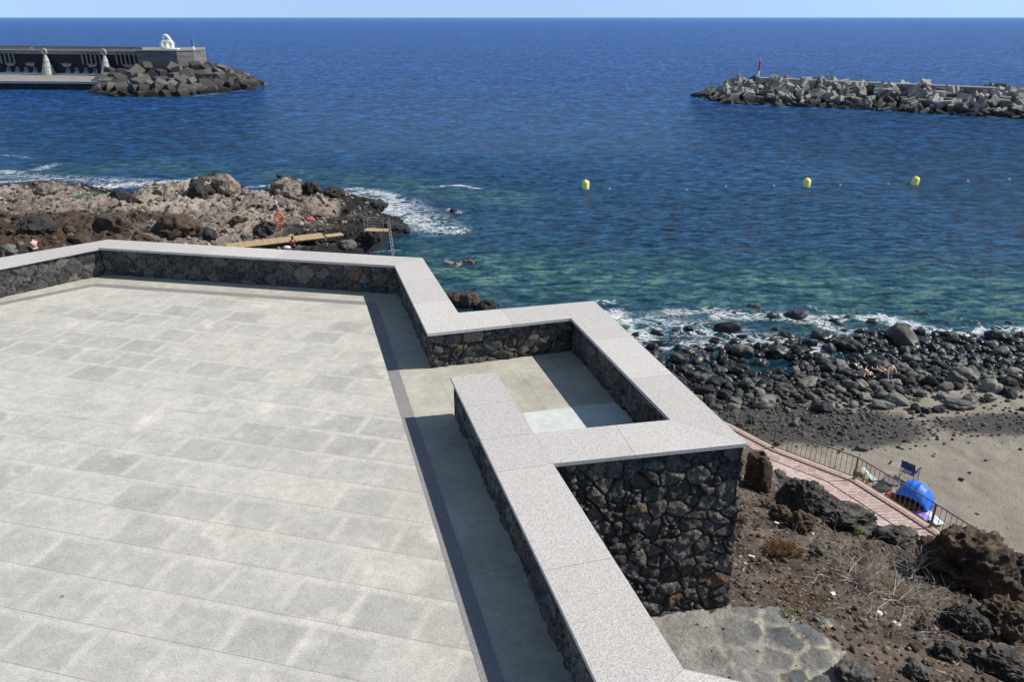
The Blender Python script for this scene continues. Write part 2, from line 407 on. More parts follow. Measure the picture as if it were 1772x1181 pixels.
def mat_sea():
    M = Mat('sea_water', .12, .5); p = M.pos(); s = M.sep(p)
    t = M.t; t.nodes.remove(M.b); outn = [n for n in t.nodes if n.type == 'OUTPUT_MATERIAL'][0]
    sh = M.attr('shallow'); fo = M.attr('foam')
    v1 = M.map(p, rot=(0, 0, R(12)), scale=(.7, 1, 1))
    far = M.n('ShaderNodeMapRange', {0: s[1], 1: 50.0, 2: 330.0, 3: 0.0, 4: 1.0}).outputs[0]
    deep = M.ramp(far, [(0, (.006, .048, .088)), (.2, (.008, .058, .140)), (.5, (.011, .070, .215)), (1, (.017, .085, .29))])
    big = M.noise(M.map(p, rot=(0, 0, R(10)), scale=(.35, 1, 1)), .035, 4, .6)
    deep = M.mix(1, deep, M.ramp(big, [(.3, .85), (.7, 1.15)]), 'MULTIPLY')
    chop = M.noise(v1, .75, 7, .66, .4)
    deep = M.mix(1, deep, M.ramp(chop, [(.38, .42), (.5, .95), (.62, 1.9)]), 'MULTIPLY')  # wavelet highlights and dark troughs painted into the water colour
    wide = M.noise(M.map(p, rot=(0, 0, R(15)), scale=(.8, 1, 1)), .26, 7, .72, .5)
    deep = M.mix(M.ramp(far, [(0, 0), (.12, .25), (.4, 1)]), deep, M.mix(1, deep, M.ramp(wide, [(.38, .55), (.5, 1.0), (.62, 1.75)]), 'MULTIPLY'))  # distant waves: bright and dark streaks of reflection put into the colour
    bed = M.noise(M.map(p, scale=(.6, 1, 1)), .55, 5, .6, .6)
    shc = M.ramp(M.math('ADD', M.math('MULTIPLY', bed, .45), M.math('MULTIPLY', M.noise(M.map(p, scale=(.5, 1, 1)), 1.5, 6, .7), .55)), [(.41, (.004, .030, .045)), (.47, (.012, .068, .080)), (.53, (.048, .155, .130)), (.59, (.17, .29, .20))])
    f = M.math('MULTIPLY', sh, M.ramp(M.noise(p, .12, 4, .6), [(.3, .7), (.55, 1)]))
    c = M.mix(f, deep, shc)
    # foam web
    wv = M.noise(M.map(p, scale=(.7, 1, 1)), .85, 8, .7, 1.0); wb = M.noise(p, 2.6, 6, .7, 1.5)
    web = M.ramp(M.math('ABSOLUTE', M.math('SUBTRACT', wv, .5)), [(0, 1), (.045, 0)])
    cl = M.ramp(wb, [(.46, 0), (.60, 1)])
    m1 = M.math('MULTIPLY', web, M.ramp(M.math('ADD', fo, M.math('MULTIPLY', M.math('SUBTRACT', wb, .5), .9)), [(.2, 0), (.6, 1)]))
    m2 = M.math('MULTIPLY', cl, M.ramp(M.math('ADD', fo, M.math('MULTIPLY', M.math('SUBTRACT', wv, .5), 1.9)), [(.70, 0), (1.12, 1)]))
    foam = M.math('MAXIMUM', m1, m2)
    cap = M.noise(M.map(p, rot=(0, 0, R(8)), scale=(.35, 1, 1)), .22, 6, .75)
    foam = M.math('MAXIMUM', foam, M.math('MULTIPLY', M.ramp(cap, [(.755, 0), (.79, .8)]), M.ramp(far, [(.3, 0), (.6, 1)])))
    h = M.math('ADD', M.math('MULTIPLY', chop, 1.0), M.math('MULTIPLY', M.noise(v1, 2.6, 5, .6), .4))
    h = M.math('ADD', h, M.math('MULTIPLY', wide, M.n('ShaderNodeMapRange', {0: s[1], 1: 60.0, 2: 300.0, 3: .5, 4: 4.5}).outputs[0]))
    bm = M.n('ShaderNodeBump', {'Strength': 1.0, 'Distance': 1.1, 'Height': h})
    dif = M.n('ShaderNodeBsdfDiffuse', {'Color': c}); t.links.new(bm.outputs[0], dif.inputs['Normal'])
    gl = M.n('ShaderNodeBsdfGlossy', {'Color': (.9, .95, 1), 'Roughness': .10}); t.links.new(bm.outputs[0], gl.inputs['Normal'])
    fr = M.n('ShaderNodeFresnel', {'IOR': 1.33}); t.links.new(bm.outputs[0], fr.inputs['Normal'])
    fac = M.ramp(fr.outputs[0], [(.02, .01), (.12, .12), (.4, .48), (1, .78)])
    mx = M.n('ShaderNodeMixShader', {0: fac, 1: dif.outputs[0], 2: gl.outputs[0]})
    fd = M.n('ShaderNodeBsdfDiffuse', {'Color': (.78, .80, .80)})
    mx2 = M.n('ShaderNodeMixShader', {0: foam, 1: mx.outputs[0], 2: fd.outputs[0]})
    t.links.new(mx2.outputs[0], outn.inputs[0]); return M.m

GRAN = mat_granite(); MAS = mat_masonry(); SOIL = mat_soil(); SAND = mat_sand(); BOUL = mat_boulder()
CONC = paint('harbour_concrete', (.25, .245, .24), .9, .3, .8)
STEEL = paint('brushed_steel', (.45, .44, .42), .35, .15, 5, .7)
RAIL = paint('brown_rail_paint', (.17, .13, .095), .6, .2, 5)
SKIN = paint('tanned_skin', (.42, .22, .14), .6, .15, 5); SKIN2 = paint('pale_skin', (.70, .46, .35), .6, .12, 5)
HAIR = paint('dark_hair', (.02, .015, .012), .6, .3, 30)
WHITE = paint('white_paint', (.78, .77, .74), .6, .1, 3)
LAVA = [(.25, (.016, .016, .017)), (.5, (.036, .034, .033)), (.75, (.075, .068, .060))]
BROWN = [(.3, (.035, .024, .018)), (.5, (.075, .052, .036)), (.7, (.14, .098, .062))]
RD = mat_rock('dark_lava', [(.25, (.02, .02, .021)), (.5, (.048, .046, .044)), (.75, (.10, .094, .085))], 3, dust=(.17, .15, .12, .7)); RB = mat_rock('brown_lava', BROWN, 3, dust=(.2, .15, .09, .6))

# ------------------------------------------------------------------ sea
def axis(segs):
    o = []
    for a, b, st in segs: o += list(np.arange(a, b, st))
    return np.array(o)
gx = np.concatenate([-np.geomspace(30000, 130, 24), axis([(-120, -60, 2.0), (-60, 50, .35), (50, 150, 2.0)]), np.geomspace(152, 30000, 24)])
gy = np.concatenate([-np.geomspace(3000, 20, 8), axis([(-15, 30, 3.0), (30, 42, .5), (42, 125, .26), (125, 260, 2.0)]), np.geomspace(262, 50000, 40)])
GX, GY = np.meshgrid(gx, gy)
def wl(pts): return [xy(a, b, 0) for a, b in pts]
foamL = [([(0, 303), (180, 312), (350, 318)], 3.0, .44), ([(600, 340), (690, 350), (760, 395)], 3.6, .46), ([(-40, 272), (20, 268), (50, 274)], .6, .55), ([(25, 299), (62, 293), (88, 284)], .8, 1.0), ([(-40, 300), (15, 295)], .8, .7),
         ([(-40, 318), (60, 311), (130, 306)], 1.0, .62), ([(165, 324), (230, 319), (300, 316), (352, 309)], 1.9, .95),
         ([(0, 330), (120, 322)], 1.0, .5), ([(590, 338), (640, 330), (672, 338), (690, 352), (700, 372), (725, 388), (790, 398)], 1.3, .95),
         ([(655, 352), (690, 365), (715, 380)], 2.3, .9), ([(440, 352), (400, 340)], 1.5, .8), ([(470, 320), (420, 325)], .6, .7), ([(545, 330), (620, 326)], .8, .7),
         ([(735, 395), (790, 400)], 1.3, .8),
         ([(765, 321), (800, 320), (830, 326)], .35, .9), ([(780, 362), (800, 368)], .5, .7), ([(640, 436), (690, 432)], .4, .35),
         ([(1065, 545), (1085, 562), (1110, 582)], 1.2, 1.05), ([(1120, 560), (1250, 575)], 2.2, .56), ([(1160, 540), (1240, 535), (1290, 545)], .9, .55),
         ([(1250, 545), (1330, 545), (1400, 552), (1470, 575)], 1.1, .74), ([(1330, 590), (1400, 600)], 1.5, .7),
         ([(1440, 550), (1500, 552), (1550, 558)], .7, .85), ([(1560, 562), (1620, 572), (1660, 578)], .8, 1.15), ([(1520, 548), (1560, 556)], .7, 1.1),
         ([(1660, 575), (1730, 568), (1800, 570)], .7, .75), ([(1480, 600), (1540, 605)], 1.4, .55), ([(1700, 590), (1790, 600)], 1.5, .5), ([(1120, 600), (1300, 590)], 1.5, .5),
         ([(1000, 322), (1030, 323)], .3, .0), ([(250, 167), (330, 167), (420, 156), (460, 145)], .8, .6), ([(1200, 168), (1300, 183), (1420, 187), (1772, 208)], .5, .42),
         ([(1500, 104), (1530, 103)], 1.8, 1.2), ([(1040, 522), (1060, 522)], .5, .7), ([(1430, 540), (1400, 530)], .3, .5)]
foam = np.zeros(GX.shape)
for pts, wd, st in foamL: foam = np.maximum(foam, st*np.exp(-(seg_dist(GX, GY, wl(pts))/wd)**2))
shL = [([(740, 470), (900, 475), (1100, 490), (1400, 500), (1772, 515), (1950, 520)], 7.5, 1.0), ([(1050, 560), (1400, 570), (1800, 580)], 5, .45), ([(500, 300), (640, 312), (760, 330), (880, 345)], 4.5, .7),
       ([(160, 292), (260, 285), (340, 292)], 4.5, .55), ([(0, 300), (100, 300)], 4, .4), ([(700, 380), (820, 400)], 5, .35), ([(1240, 188), (1772, 212)], 1.6, .5), ([(200, 170), (400, 163)], 1.8, .55)]
shal = np.zeros(GX.shape)
for pts, wd, st in shL: shal = np.maximum(shal, st*np.exp(-(seg_dist(GX, GY, wl(pts))/wd)**2))
calm = sstep(125, 100, GY)*sstep(-60, -50, GX)*sstep(50, 42, GX)*sstep(36, 46, GY)
cx, sx_ = math.cos(.2), math.sin(.2); UX = GX*cx + GY*sx_; UY = -GX*sx_ + GY*cx
WZ = calm*(.10*ridged(UX*.22, UY*.42, 3, 3, .6) + .05*fbm(UX*.9, UY*1.5, 9, 2) - .06)
sea = link('sea', np_mesh('sea', np.stack([GX, GY, WZ], -1).reshape(-1, 3), grid_faces(len(gx), len(gy)), True, {'foam': foam, 'shallow': shal}), mat_sea())
meta(sea, kind='structure')

# ------------------------------------------------------------------ terrace
ZT, ZF = 14.95, 14.40
def P2(l, z): return [Vector(xy(a, b, z)) for a, b in l]
OUT = P2([(-420, 517), (187, 414.5), (731, 446.5), (793, 541.5), (1028, 521), (1293, 768)], ZT)
INN = P2([(-420, 547), (171, 429), (683, 460), (740, 578), (988, 551), (1160, 727)], ZT)
J6, J8, J7 = P2([(924, 750), (779, 652), (858, 645)], ZT)
O6, O7, O8 = P2([(957, 803), (1183, 1159), (1290, 1183)], ZT)
L1 = P2([(1032, 1181)], ZT)[0]
dsp = (L1 - J8).normalized(); d8 = (O8 - O7).normalized()
nrm8 = Vector((d8.y, -d8.x));
if nrm8.dot(dsp) < 0: nrm8 = -nrm8
q = O7 + nrm8*.6
den = dsp.x*d8.y - dsp.y*d8.x
tt = ((q.x - J8.x)*d8.y - (q.y - J8.y)*d8.x)/den
L9 = J8 + dsp*tt; O9 = O7 + d8*5; L10 = L9 + d8*5
def slabs(mb, a, b, c, d, step=1.15, gap=.002, tones=None):
    """coping slabs between outer edge a>b and inner edge c>d"""
    Ln = ((b-a).length + (d-c).length)/2; n = max(1, round(Ln/step)); cut = [0] + [(k + rnd.uniform(-.12, .12))/n for k in range(1, n)] + [1]
    for k in range(n):
        t0 = cut[k] + gap/Ln; t1 = cut[k+1] - gap/Ln
        def sq(t):   # joints run square across the coping except at the mitred ends
            if t < .03 or t > .97: return c.lerp(d, t)
            m0 = (a.lerp(b, t) + c.lerp(d, t))/2; e0 = (b-a).normalized(); e1_ = (d-c).normalized()
            return c + e1_*max(.02, min((d-c).length-.02, (m0-c).dot(e1_)))
        def sqo(t):
            if t < .03 or t > .97: return a.lerp(b, t)
            m0 = (a.lerp(b, t) + c.lerp(d, t))/2; e0 = (b-a).normalized()
            return a + e0*max(.02, min((b-a).length-.02, (m0-a).dot(e0)))
        pts = [sqo(t0), sqo(t1), sq(t1), sq(t0)]
        n0 = len(mb.bm.verts); mb.prism(pts, ZT-.042, ZT); tones.append(rnd.random())
par = empty('parapet_wall', (OUT[2].x, OUT[2].y, ZF), label='low parapet of dark basalt rubble with pale granite coping zigzagging round the terrace', cat='wall')
def rel(o):  # keep world placement when parented to the offset empty
    o.location = Vector(o.location) - par.location; return o
mb = MB(); tones = []
slabs(mb, OUT[0], OUT[1], INN[0], INN[1], 1.2, tones=tones); slabs(mb, OUT[1], OUT[2], INN[1], INN[2], 1.2, tones=tones)
slabs(mb, OUT[2], OUT[3], INN[2], INN[3], 1.1, tones=tones); slabs(mb, OUT[3], OUT[4], INN[3], INN[4], .9, tones=tones)
slabs(mb, OUT[4], OUT[5], INN[4], INN[5], 1.1, tones=tones); slabs(mb, OUT[5], O6, INN[5], J6, .95, tones=tones)
k1 = J8 + dsp*((J6-J8).dot(dsp)); k2 = J8 + dsp*((O6-J8).dot(dsp))
slabs(mb, J7, J6, J8, k1, .8, tones=tones); slabs(mb, J6, O6, k1, k2, .8, tones=tones); slabs(mb, O6, O7, k2, L9, 1.35, tones=tones); slabs(mb, O7, O9, L9, L10, 1.3, tones=tones)
m = mb.mesh('coping'); a = m.attributes.new('tone', 'FLOAT', 'POINT')
a.data.foreach_set('value', np.repeat(np.array(tones, np.float32), 8)[:len(m.vertices)])
cp = rel(link('coping', m, GRAN, par))
def offs(pts, d):
    """offset an open chain to its left by d with mitres"""
    o = []
    for i, p in enumerate(pts):
        n = []
        if i > 0: e = (pts[i]-pts[i-1]).normalized(); n.append(Vector((-e.y, e.x)))
        if i < len(pts)-1: e = (pts[i+1]-pts[i]).normalized(); n.append(Vector((-e.y, e.x)))
        if len(n) == 2: h = (n[0]+n[1]).normalized(); o.append(p + h*(d/max(.3, h.dot(n[0]))))
        else: o.append(p + n[0]*d)
    return o
def face_strip(name, A, B, z0, z1, side, cell=.24, res=.02, depth=.05, seed=0, batter=0.0, slopez=None, stretch=1.25):
    """rubble face from A to B; outward normal is side*left normal; relief is real geometry"""
    L = (B-A).length; e = (B-A)/L; nrm = Vector((-e.y, e.x))*side
    nu = max(2, int(L/res)); nv = max(2, int((z1-z0)/res)); u, v = np.meshgrid(np.linspace(0, L, nu), np.linspace(z0, z1, nv))
    wu = u + .06*vnoise(u*4, v*4, seed+.5); wv = v + .06*vnoise(u*4+9, v*4, seed+.5)
    f1, f2, cid = worley(wu/(cell*stretch), wv/cell, seed, .95)
    g1, g2, cid2 = worley(wu/(cell*stretch)*2.1, wv/cell*2.1, seed+3, .8)
    small = ((cid*37) % 97)/97 > .80       # some cells break into small packing stones
    e1 = np.where(small, np.minimum((g2-g1)*.5, f2-f1), f2-f1); rid = np.where(small, (cid2*53 % 211)/211., (cid*71 % 211)/211.)
    bul = sstep(0, .10, e1)*.88 + .12*sstep(.1, .5, e1)
    dd = depth*(bul*(.62 + .38*rid) + .34*fbm(u*13, v*13, seed, 5) + .14*ridged(u*5, v*5, seed, 3) + .12*(rid-.5)*(u % cell)/cell) - depth
    edge = np.minimum(np.minimum(u, L-u)/.03, 1)
    off = dd + batter*(z1-v)
    X = A.x + e.x*u + nrm.x*off; Y = A.y + e.y*u + nrm.y*off
    V = np.stack([X, Y, v], -1).reshape(-1, 3)
    fc = grid_faces(nu, nv)
    if side > 0: fc = fc[:, ::-1]
    return V, fc, {'stone': rid.ravel(), 'gap': (1 - sstep(.01, .06, e1)).ravel()}
def join(parts):
    V = []; Fc = []; at_ = {}; n = 0
    for v, f, a_ in parts:
        V.append(v); Fc.append(f + n); n += len(v)
        for k, x in a_.items(): at_.setdefault(k, []).append(x)
    return np.concatenate(V), np.concatenate(Fc), {k: np.concatenate(x) for k, x in at_.items()}
def walls(name, chain, inward, z0, z1, res=.022, seed=0, batters=None, cell=.24, depth=.05):
    """chain runs along the coping edge; inward = +1 if the wall body lies to the left of the chain"""
    c = offs(chain, .03*inward); ps = []
    for i in range(len(c)-1):
        b = batters[i] if batters else 0; zz = z0[i] if isinstance(z0, (list, tuple)) else z0
        r_ = res[i] if isinstance(res, (list, tuple)) else res
        ps.append(face_strip(name, c[i], c[i+1], zz, z1, -inward, cell=cell[i] if isinstance(cell, (list, tuple)) else cell, res=r_, seed=seed+i*5, batter=b, depth=depth))
    V, Fc, A_ = join(ps); return rel(link(name, np_mesh(name, V, Fc, True, A_), MAS, par))
# the body of the wall lies left of INN when walking it left to right?  INN runs left>right with the body to its left (far side)
walls('stone_face', INN + [J6], +1, ZF-.05, ZT-.043, res=[.03, .026, .022, .018, .022, .022], seed=11, cell=.21)
walls('stone_face', [J6, J7, J8, L9, L10], +1, ZF-.05, ZT-.043, res=[.03, .02, .016, .05], seed=41, cell=.21)
walls('stone_face', OUT[:-1] + [OUT[5]], -1, [11.5, 10.5, 10.5, 10.5, 10.5], ZT-.043, res=.07, seed=71, cell=.3)
walls('stone_face', [OUT[5], O6], -1, [12.3], ZT-.043, res=.0125, seed=104, batters=[.05], cell=.165, depth=.06)
walls('stone_face', [O6, O7, O9], -1, [12.3, 12.3], ZT-.043, res=.03, seed=131, batters=[.03, .03], cell=.27)
core = MB()
oc = offs(OUT + [O6, O7, O9], -.10); ic = offs(INN + [J6], .10); 
for i in range(5): core.prism([oc[i], oc[i+1], ic[i+1], ic[i]], 10.0, ZT-.044-.0005*i)
sp_ = offs([J6, J7, J8, L9, L10], .10)
core.prism([oc[5], oc[6], J6.lerp(oc[6], .3), ic[5]], 10.0, ZT-.0475)
core.prism([sp_[2], sp_[1], sp_[0].lerp(oc[6], .5), oc[6], oc[7], sp_[3]], 12.0, ZT-.0482)
core.prism([oc[7], oc[8], sp_[4], sp_[3]], 12.0, ZT-.0488)
rel(core.build('wall_core', MAS, par))
cm = bpy.data.objects['wall_core'].data
for an, vv in (('stone', .1), ('gap', 1.)):
    a = cm.attributes.new(an, 'FLOAT', 'POINT'); a.data.foreach_set('value', np.full(len(cm.vertices), vv, np.float32))

mid = [(o_+i_)/2 for o_, i_ in zip(OUT, INN)]
J = (O6+J6)/2; floor_poly = mid + [ (J8+J7)/2*.0 + J + Vector((-.1, 0)), (O7+L9)/2, (O9+L10)/2, Vector((O9.x, -6)), Vector((-22, -6)), ]
fm = MB(); fm.prism(floor_poly, ZF-.35, ZF); fl = fm.build('terrace_floor', mat_paving(False)); meta(fl, kind='structure')
so_ = P2([(-420, 608.6), (165, 491.3), (651, 524), (872, 1181), (1046, 1700)], ZF)
si_ = offs(so_, -.165)
PAV = mat_paving(True)
fm = MB(); fm.prism(si_ + [Vector((si_[-1].x, -5)), Vector((-21, -5))], ZF-.02, ZF+.004); fo_ = fm.build('terrace_paving', PAV); meta(fo_, kind='structure')
fm = MB()
for i in range(4): fm.prism([so_[i], so_[i+1], si_[i+1], si_[i]], ZF-.02, ZF+.006)
meta(fm.build('terrace_border_strip', mat_strip()), kind='structure')
wp = P2([(903, 716), (1064, 697), (1110, 745), (924, 752)], ZF)
fm = MB(); fm.prism(wp, ZF-.02, ZF+.005)
Mw = Mat('pale_slab', .8, .3); n_ = Mw.noise(Mw.pos(), 6, 5, .65); Mw.col(Mw.ramp(n_, [(.3, (.50, .52, .51)), (.7, (.66, .68, .67))]))
meta(fm.build('terrace_pale_slab', Mw.m), kind='structure')

# ------------------------------------------------------------------ hillside
S = .36
def plane_hit(px, py):
    a = (px - CW/2)/F; b = (py - CH/2)/F
    d = Vector((a, math.cos(PITCH) - b*math.sin(PITCH), -(math.sin(PITCH) + b*math.cos(PITCH))))
    t = (CAMZ - 12.85 - S*(2.5*.6 + 6.9*.8))/(-d.z - S*(.6*d.x + .8*d.y))
    return Vector((0, 0, CAMZ)) + d*t
EDG = [plane_hit(*q_) for q_ in [(1287, 775), (1325, 790), (1340, 835), (1440, 885), (1540, 925), (1650, 950), (1705, 965), (1772, 985), (1900, 1040)]]
edge_poly = [(3.0, 13.0)] + [(p.x, p.y) for p in EDG] + [(EDG[-1].x+3, 3), (14, -8), (-3, -8), (-3, 13)]
ledge_poly = [xy(a, b, 12.8) for a, b in [(1060, 1035), (1270, 1045), (1335, 1045), (1385, 1065), (1440, 1095), (1455, 1150), (1500, 1260), (1100, 1500), (1000, 1200)]]
def hill_z(X, Y):
    s = (X-2.5)*.6 + (Y-6.9)*.8
    z = 12.85 - S*np.maximum(s, 0) - .10*np.maximum(-s, 0)*0
    sd_ = seg_dist(X, Y, edge_poly[:11]); ins = inside(X, Y, edge_poly)
    z = np.where(ins, z, np.maximum(z - 1.7*sd_, 1.3))
    return z, ins, sd_
gx = np.arange(1.5, 15, .045); gy = np.arange(2.5, 21.5, .045); X, Y = np.meshgrid(gx, gy)
Z, ins, sdd = hill_z(X, Y)
lg = inside(X + .28*fbm(X*2.2, Y*2.2, 1, 5), Y + .28*fbm(X*2.2, Y*2.2, 5, 5), ledge_poly).astype(float)
near = np.exp(-((X-1.5)**2 + (Y-6)**2)/30)
rough = .16*fbm(X*.7, Y*.7, 2, 4) + .07*ridged(X*2.2, Y*2.2, 1, 4) + .035*fbm(X*7, Y*7, 3, 4)
fr_ = sstep(0, 2.5, (X-2.5)*.6 + (Y-6.9)*.8)
rx = sstep(4.6, 7.5, X - .15*Y); Z = Z + rough*(.25 + .75*fr_)*(1-lg*.8) + rx*(.35*ridged(X*.9, Y*.9, 4, 5) + .1*ridged(X*3, Y*3, 2, 4))
f1, f2, cid = worley(X/.33 + .2*fbm(X*2, Y*2, 1), Y/.33 + .2*fbm(X*2, Y*2, 8), 5); stn = (cid*71 % 211)/211.
dusty = sstep(2.75, 2.2, X + .35*fbm(X*1.5, Y*1.5, 3, 3)); Z = Z + lg*((.035*sstep(0, .2, f2-f1) + .02*fbm(X*9, Y*9, 2, 4))*(1-.6*dusty) + .02)
Z = np.minimum(Z, 12.95)
V, fc, A_ = compact(np.stack([X, Y, Z], -1).reshape(-1, 3), grid_faces(len(gx), len(gy)), {'ledge': lg, 'dust': dusty, 'stone': stn, 'gap': 1-sstep(.05, .20, f2-f1 + .06*fbm(X*8, Y*8, 2, 3))})
meta(link('hillside', np_mesh('hillside', V, fc, True, A_), SOIL), kind='structure')
HG = (gx, gy, Z)
def hz(x, y):
    i = min(max(int((x-gx0[0])/.045), 0), len(gx0)-2); j = min(max(int((y-gy0[0])/.045), 0), len(gy0)-2); return float(HG[2][j, i])
gx0, gy0 = gx, gy
def hill_ray(px, py):
    """where the ray through a photo pixel meets the hillside"""
    a = (px - CW/2)/F; b = (py - CH/2)/F
    d = Vector((a, math.cos(PITCH) - b*math.sin(PITCH), -(math.sin(PITCH) + b*math.cos(PITCH))))
    t = 5.0
    while t < 30:
        p = Vector((0, 0, CAMZ)) + d*t
        if p.y < gy0[-1] and p.z <= hz(p.x, p.y): return p
        t += .03
    return Vector((0, 0, CAMZ)) + d*18

# coarse cliff under the terrace falling to the shore
tp = [(v.x, v.y) for v in mid] + [(O6.x, O6.y), (O7.x, O7.y), (3.5, -8), (-26, -8)]
gx = np.arange(-70, 13, .5); gy = np.arange(-8, 62, .5); X, Y = np.meshgrid(gx, gy)
d_ = np.where(inside(X, Y, tp), 0, seg_dist(X, Y, tp[:9]))
Z = np.maximum(12.2 - 1.0*d_ + .05*d_**1.0, -1.5 + 2.5*np.exp(-((Y-30)/14.)**2)) + 1.1*fbm(X*.2, Y*.2, 1, 5)*np.minimum(d_/4, 1) + .35*ridged(X*.8, Y*.8, 1, 4)*np.minimum(d_/3, 1)
Z = np.where(X > 1.2, np.where(Y > 12, -1.5, Z), Z); lim = np.where(Y > 34, np.minimum(Z, np.where(X > -19, 1.0 - (Y-34)*.35, 9)), Z); Z = lim
mk = (d_ > 0) | (X < 30); hole = inside(X, Y, [(1.6, 2.6), (14.5, 2.6), (14.5, 21), (3.6, 21), (1.9, 11)]); Z = np.where(hole, np.minimum(Z, np.minimum(hill_z(X, Y)[0]-1.2, 9)), Z); Z = np.where(inside(X, Y, tp), 11.0, Z)
cliff = link('cliff', np_mesh('cliff', np.stack([X, Y, Z], -1).reshape(-1, 3), grid_faces(len(gx), len(gy)), True), mat_rock('cliff_rock', BROWN, 1.0, wet=True)); meta(cliff, kind='structure')

# ------------------------------------------------------------------ rock maker
def ico(sub):
    b = bmesh.new(); bmesh.ops.create_icosphere(b, subdivisions=sub, radius=1); V = np.array([v.co for v in b.verts]); Fc = np.array([[v.index for v in f.verts] for f in b.faces]); b.free(); return V, Fc
ICO = {k: ico(k) for k in (1, 2, 3, 4, 5, 6)}
def rock_mesh(name, sub, seed, rough=.35, crag=.2, size=(1, 1, 1), smooth=True, flat=.0):
    V, Fc = ICO[sub]; V = V.copy(); s = seed*13.7
    x, y, z = V.T
    d = 1 + rough*fbm(x*1.1+s, y*1.1, z*1.1+s, 3) + crag*ridged(x*2.3+s, y*2.3, z*2.3, 5, .55) - crag*.3
    if crag > .12: d += .05*fbm(x*9+s, y*9, z*9, 3)
    V = V*d[:, None]
    if flat:   # plane cuts make angular rocks
        r = np.random.RandomState(seed)
        for _ in range(9):
            n = r.normal(size=3); n /= np.linalg.norm(n); h = 1 - flat*r.uniform(.2, 1)
            t = V @ n; V = np.where((t > h)[:, None], V - ((t-h)*.85)[:, None]*n, V)
    V = V*np.array(size)
    return np_mesh(name, V, Fc, smooth)

# ------------------------------------------------------------------ headland
hp = [(-140, 350), (-60, 341), (0, 336), (33, 334), (75, 335), (100, 343), (150, 340), (200, 338), (234, 349), (290, 343), (330, 338), (350, 334), (390, 330), (420, 336), (445, 345), (470, 335), (500, 328), (560, 334), (592, 340), (620, 348), (655, 350), (664, 372), (688, 380), (698, 397), (690, 408), (672, 416), (655, 428), (640, 437), (600, 445), (560, 470), (400, 520), (-200, 520)]
HPW = wl(hp)
def ray_at(px, py, zz): return xy(px, py, zz)
gx = np.arange(-64, -5, .14); gy = np.arange(46, 93, .14); X, Y = np.meshgrid(gx, gy)
sdh = seg_dist(X, Y, HPW + [HPW[0]]); inh = inside(X + .5*fbm(X*.6, Y*.6, 3), Y + .5*fbm(X*.6, Y*.6, 9), HPW)
sgn = np.where(inh, sdh, -sdh)
inl = sstep(0, 9, sgn)
Z = np.where(sgn > 0, .15 + .55*sstep(0, 1.6, sgn) + .9*inl, -.25 - .35*np.minimum(-sgn, 6))
left = sstep(-27, -36, X)
Z += left*sstep(72, 60, Y)*2.2
amp = sstep(-.5, 2.5, sgn)
Z += amp*(.45*fbm(X*.17, Y*.17, 1, 3) + .42*ridged(X*.28, Y*.28, 2, 5, .55)*(.3+.7*inl) + .50*ridged(X*.75, Y*.75, 5, 5, .6) + .22*ridged(X*2.1, Y*2.1, 7, 4, .6))
for px, py, h, r in [(388, 322, 2.6, 2.2), (345, 328, 1.6, 2.0), (413, 328, 1.2, 1.4), (493, 322, 2.3, 2.3), (74, 333, 1.6, 3.2), (185, 372, 1.2, 2.6), (310, 385, 1.5, 3.0), (440, 370, 1.2, 3.0), (130, 340, .9, 3), (310, 350, 1, 2.5), (470, 372, .9, 2.5), (600, 430, .6, 1.8), (640, 412, .7, 2.0), (250, 352, .9, 2.5), (430, 400, .6, 2)]:
    a, b = xy(px, py, .8); Z += .6*h*np.exp(-((X-a)**2 + (Y-b)**2)/(r*r))*(.75 + .5*ridged(X*.8, Y*.8, 3, 4))
# tidal pool and flat black shelf on the right
for px, py, rx_, ry_, zt in [(572, 388, 2.0, 4.5, -.12), (672, 392, 2.0, 2.6, .8)]:
    a, b = xy(px, py, .3); k = np.exp(-(((X-a)/rx_)**2 + ((Y-b)/ry_)**2)**2); Z = Z*(1-k) + (zt + .12*ridged(X*1.2, Y*1.2, 3, 4))*k
a0 = xy(395, 425, 1.5); a1 = xy(570, 408, 1.5)
dk = seg_dist(X, Y, [a0, a1]); k = np.exp(-(dk/1.6)**4); Z = np.minimum(Z, Z*(1-k) + .95*k)
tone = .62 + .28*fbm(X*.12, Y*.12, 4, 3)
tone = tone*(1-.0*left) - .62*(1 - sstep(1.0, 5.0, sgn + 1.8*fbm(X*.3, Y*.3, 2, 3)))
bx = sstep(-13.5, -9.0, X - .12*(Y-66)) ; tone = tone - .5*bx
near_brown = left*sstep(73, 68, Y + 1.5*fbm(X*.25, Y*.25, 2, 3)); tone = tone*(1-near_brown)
tone = tone*.9 + .12*(Z-1.5); crev = ridged(X*.75, Y*.75, 5, 5, .6); tone = tone - .30*sstep(.25, -.25, crev)*(.4+.6*(fbm(X*.4, Y*.4, 7, 3) > -.1))  # hollows of the ridges darkened: crevice shade painted into the tone
V, fc, A_ = compact(np.stack([X, Y, Z], -1).reshape(-1, 3), grid_faces(len(gx), len(gy), Z > -1.2), {'tone': np.clip(tone, 0, 1), 'brown': near_brown})
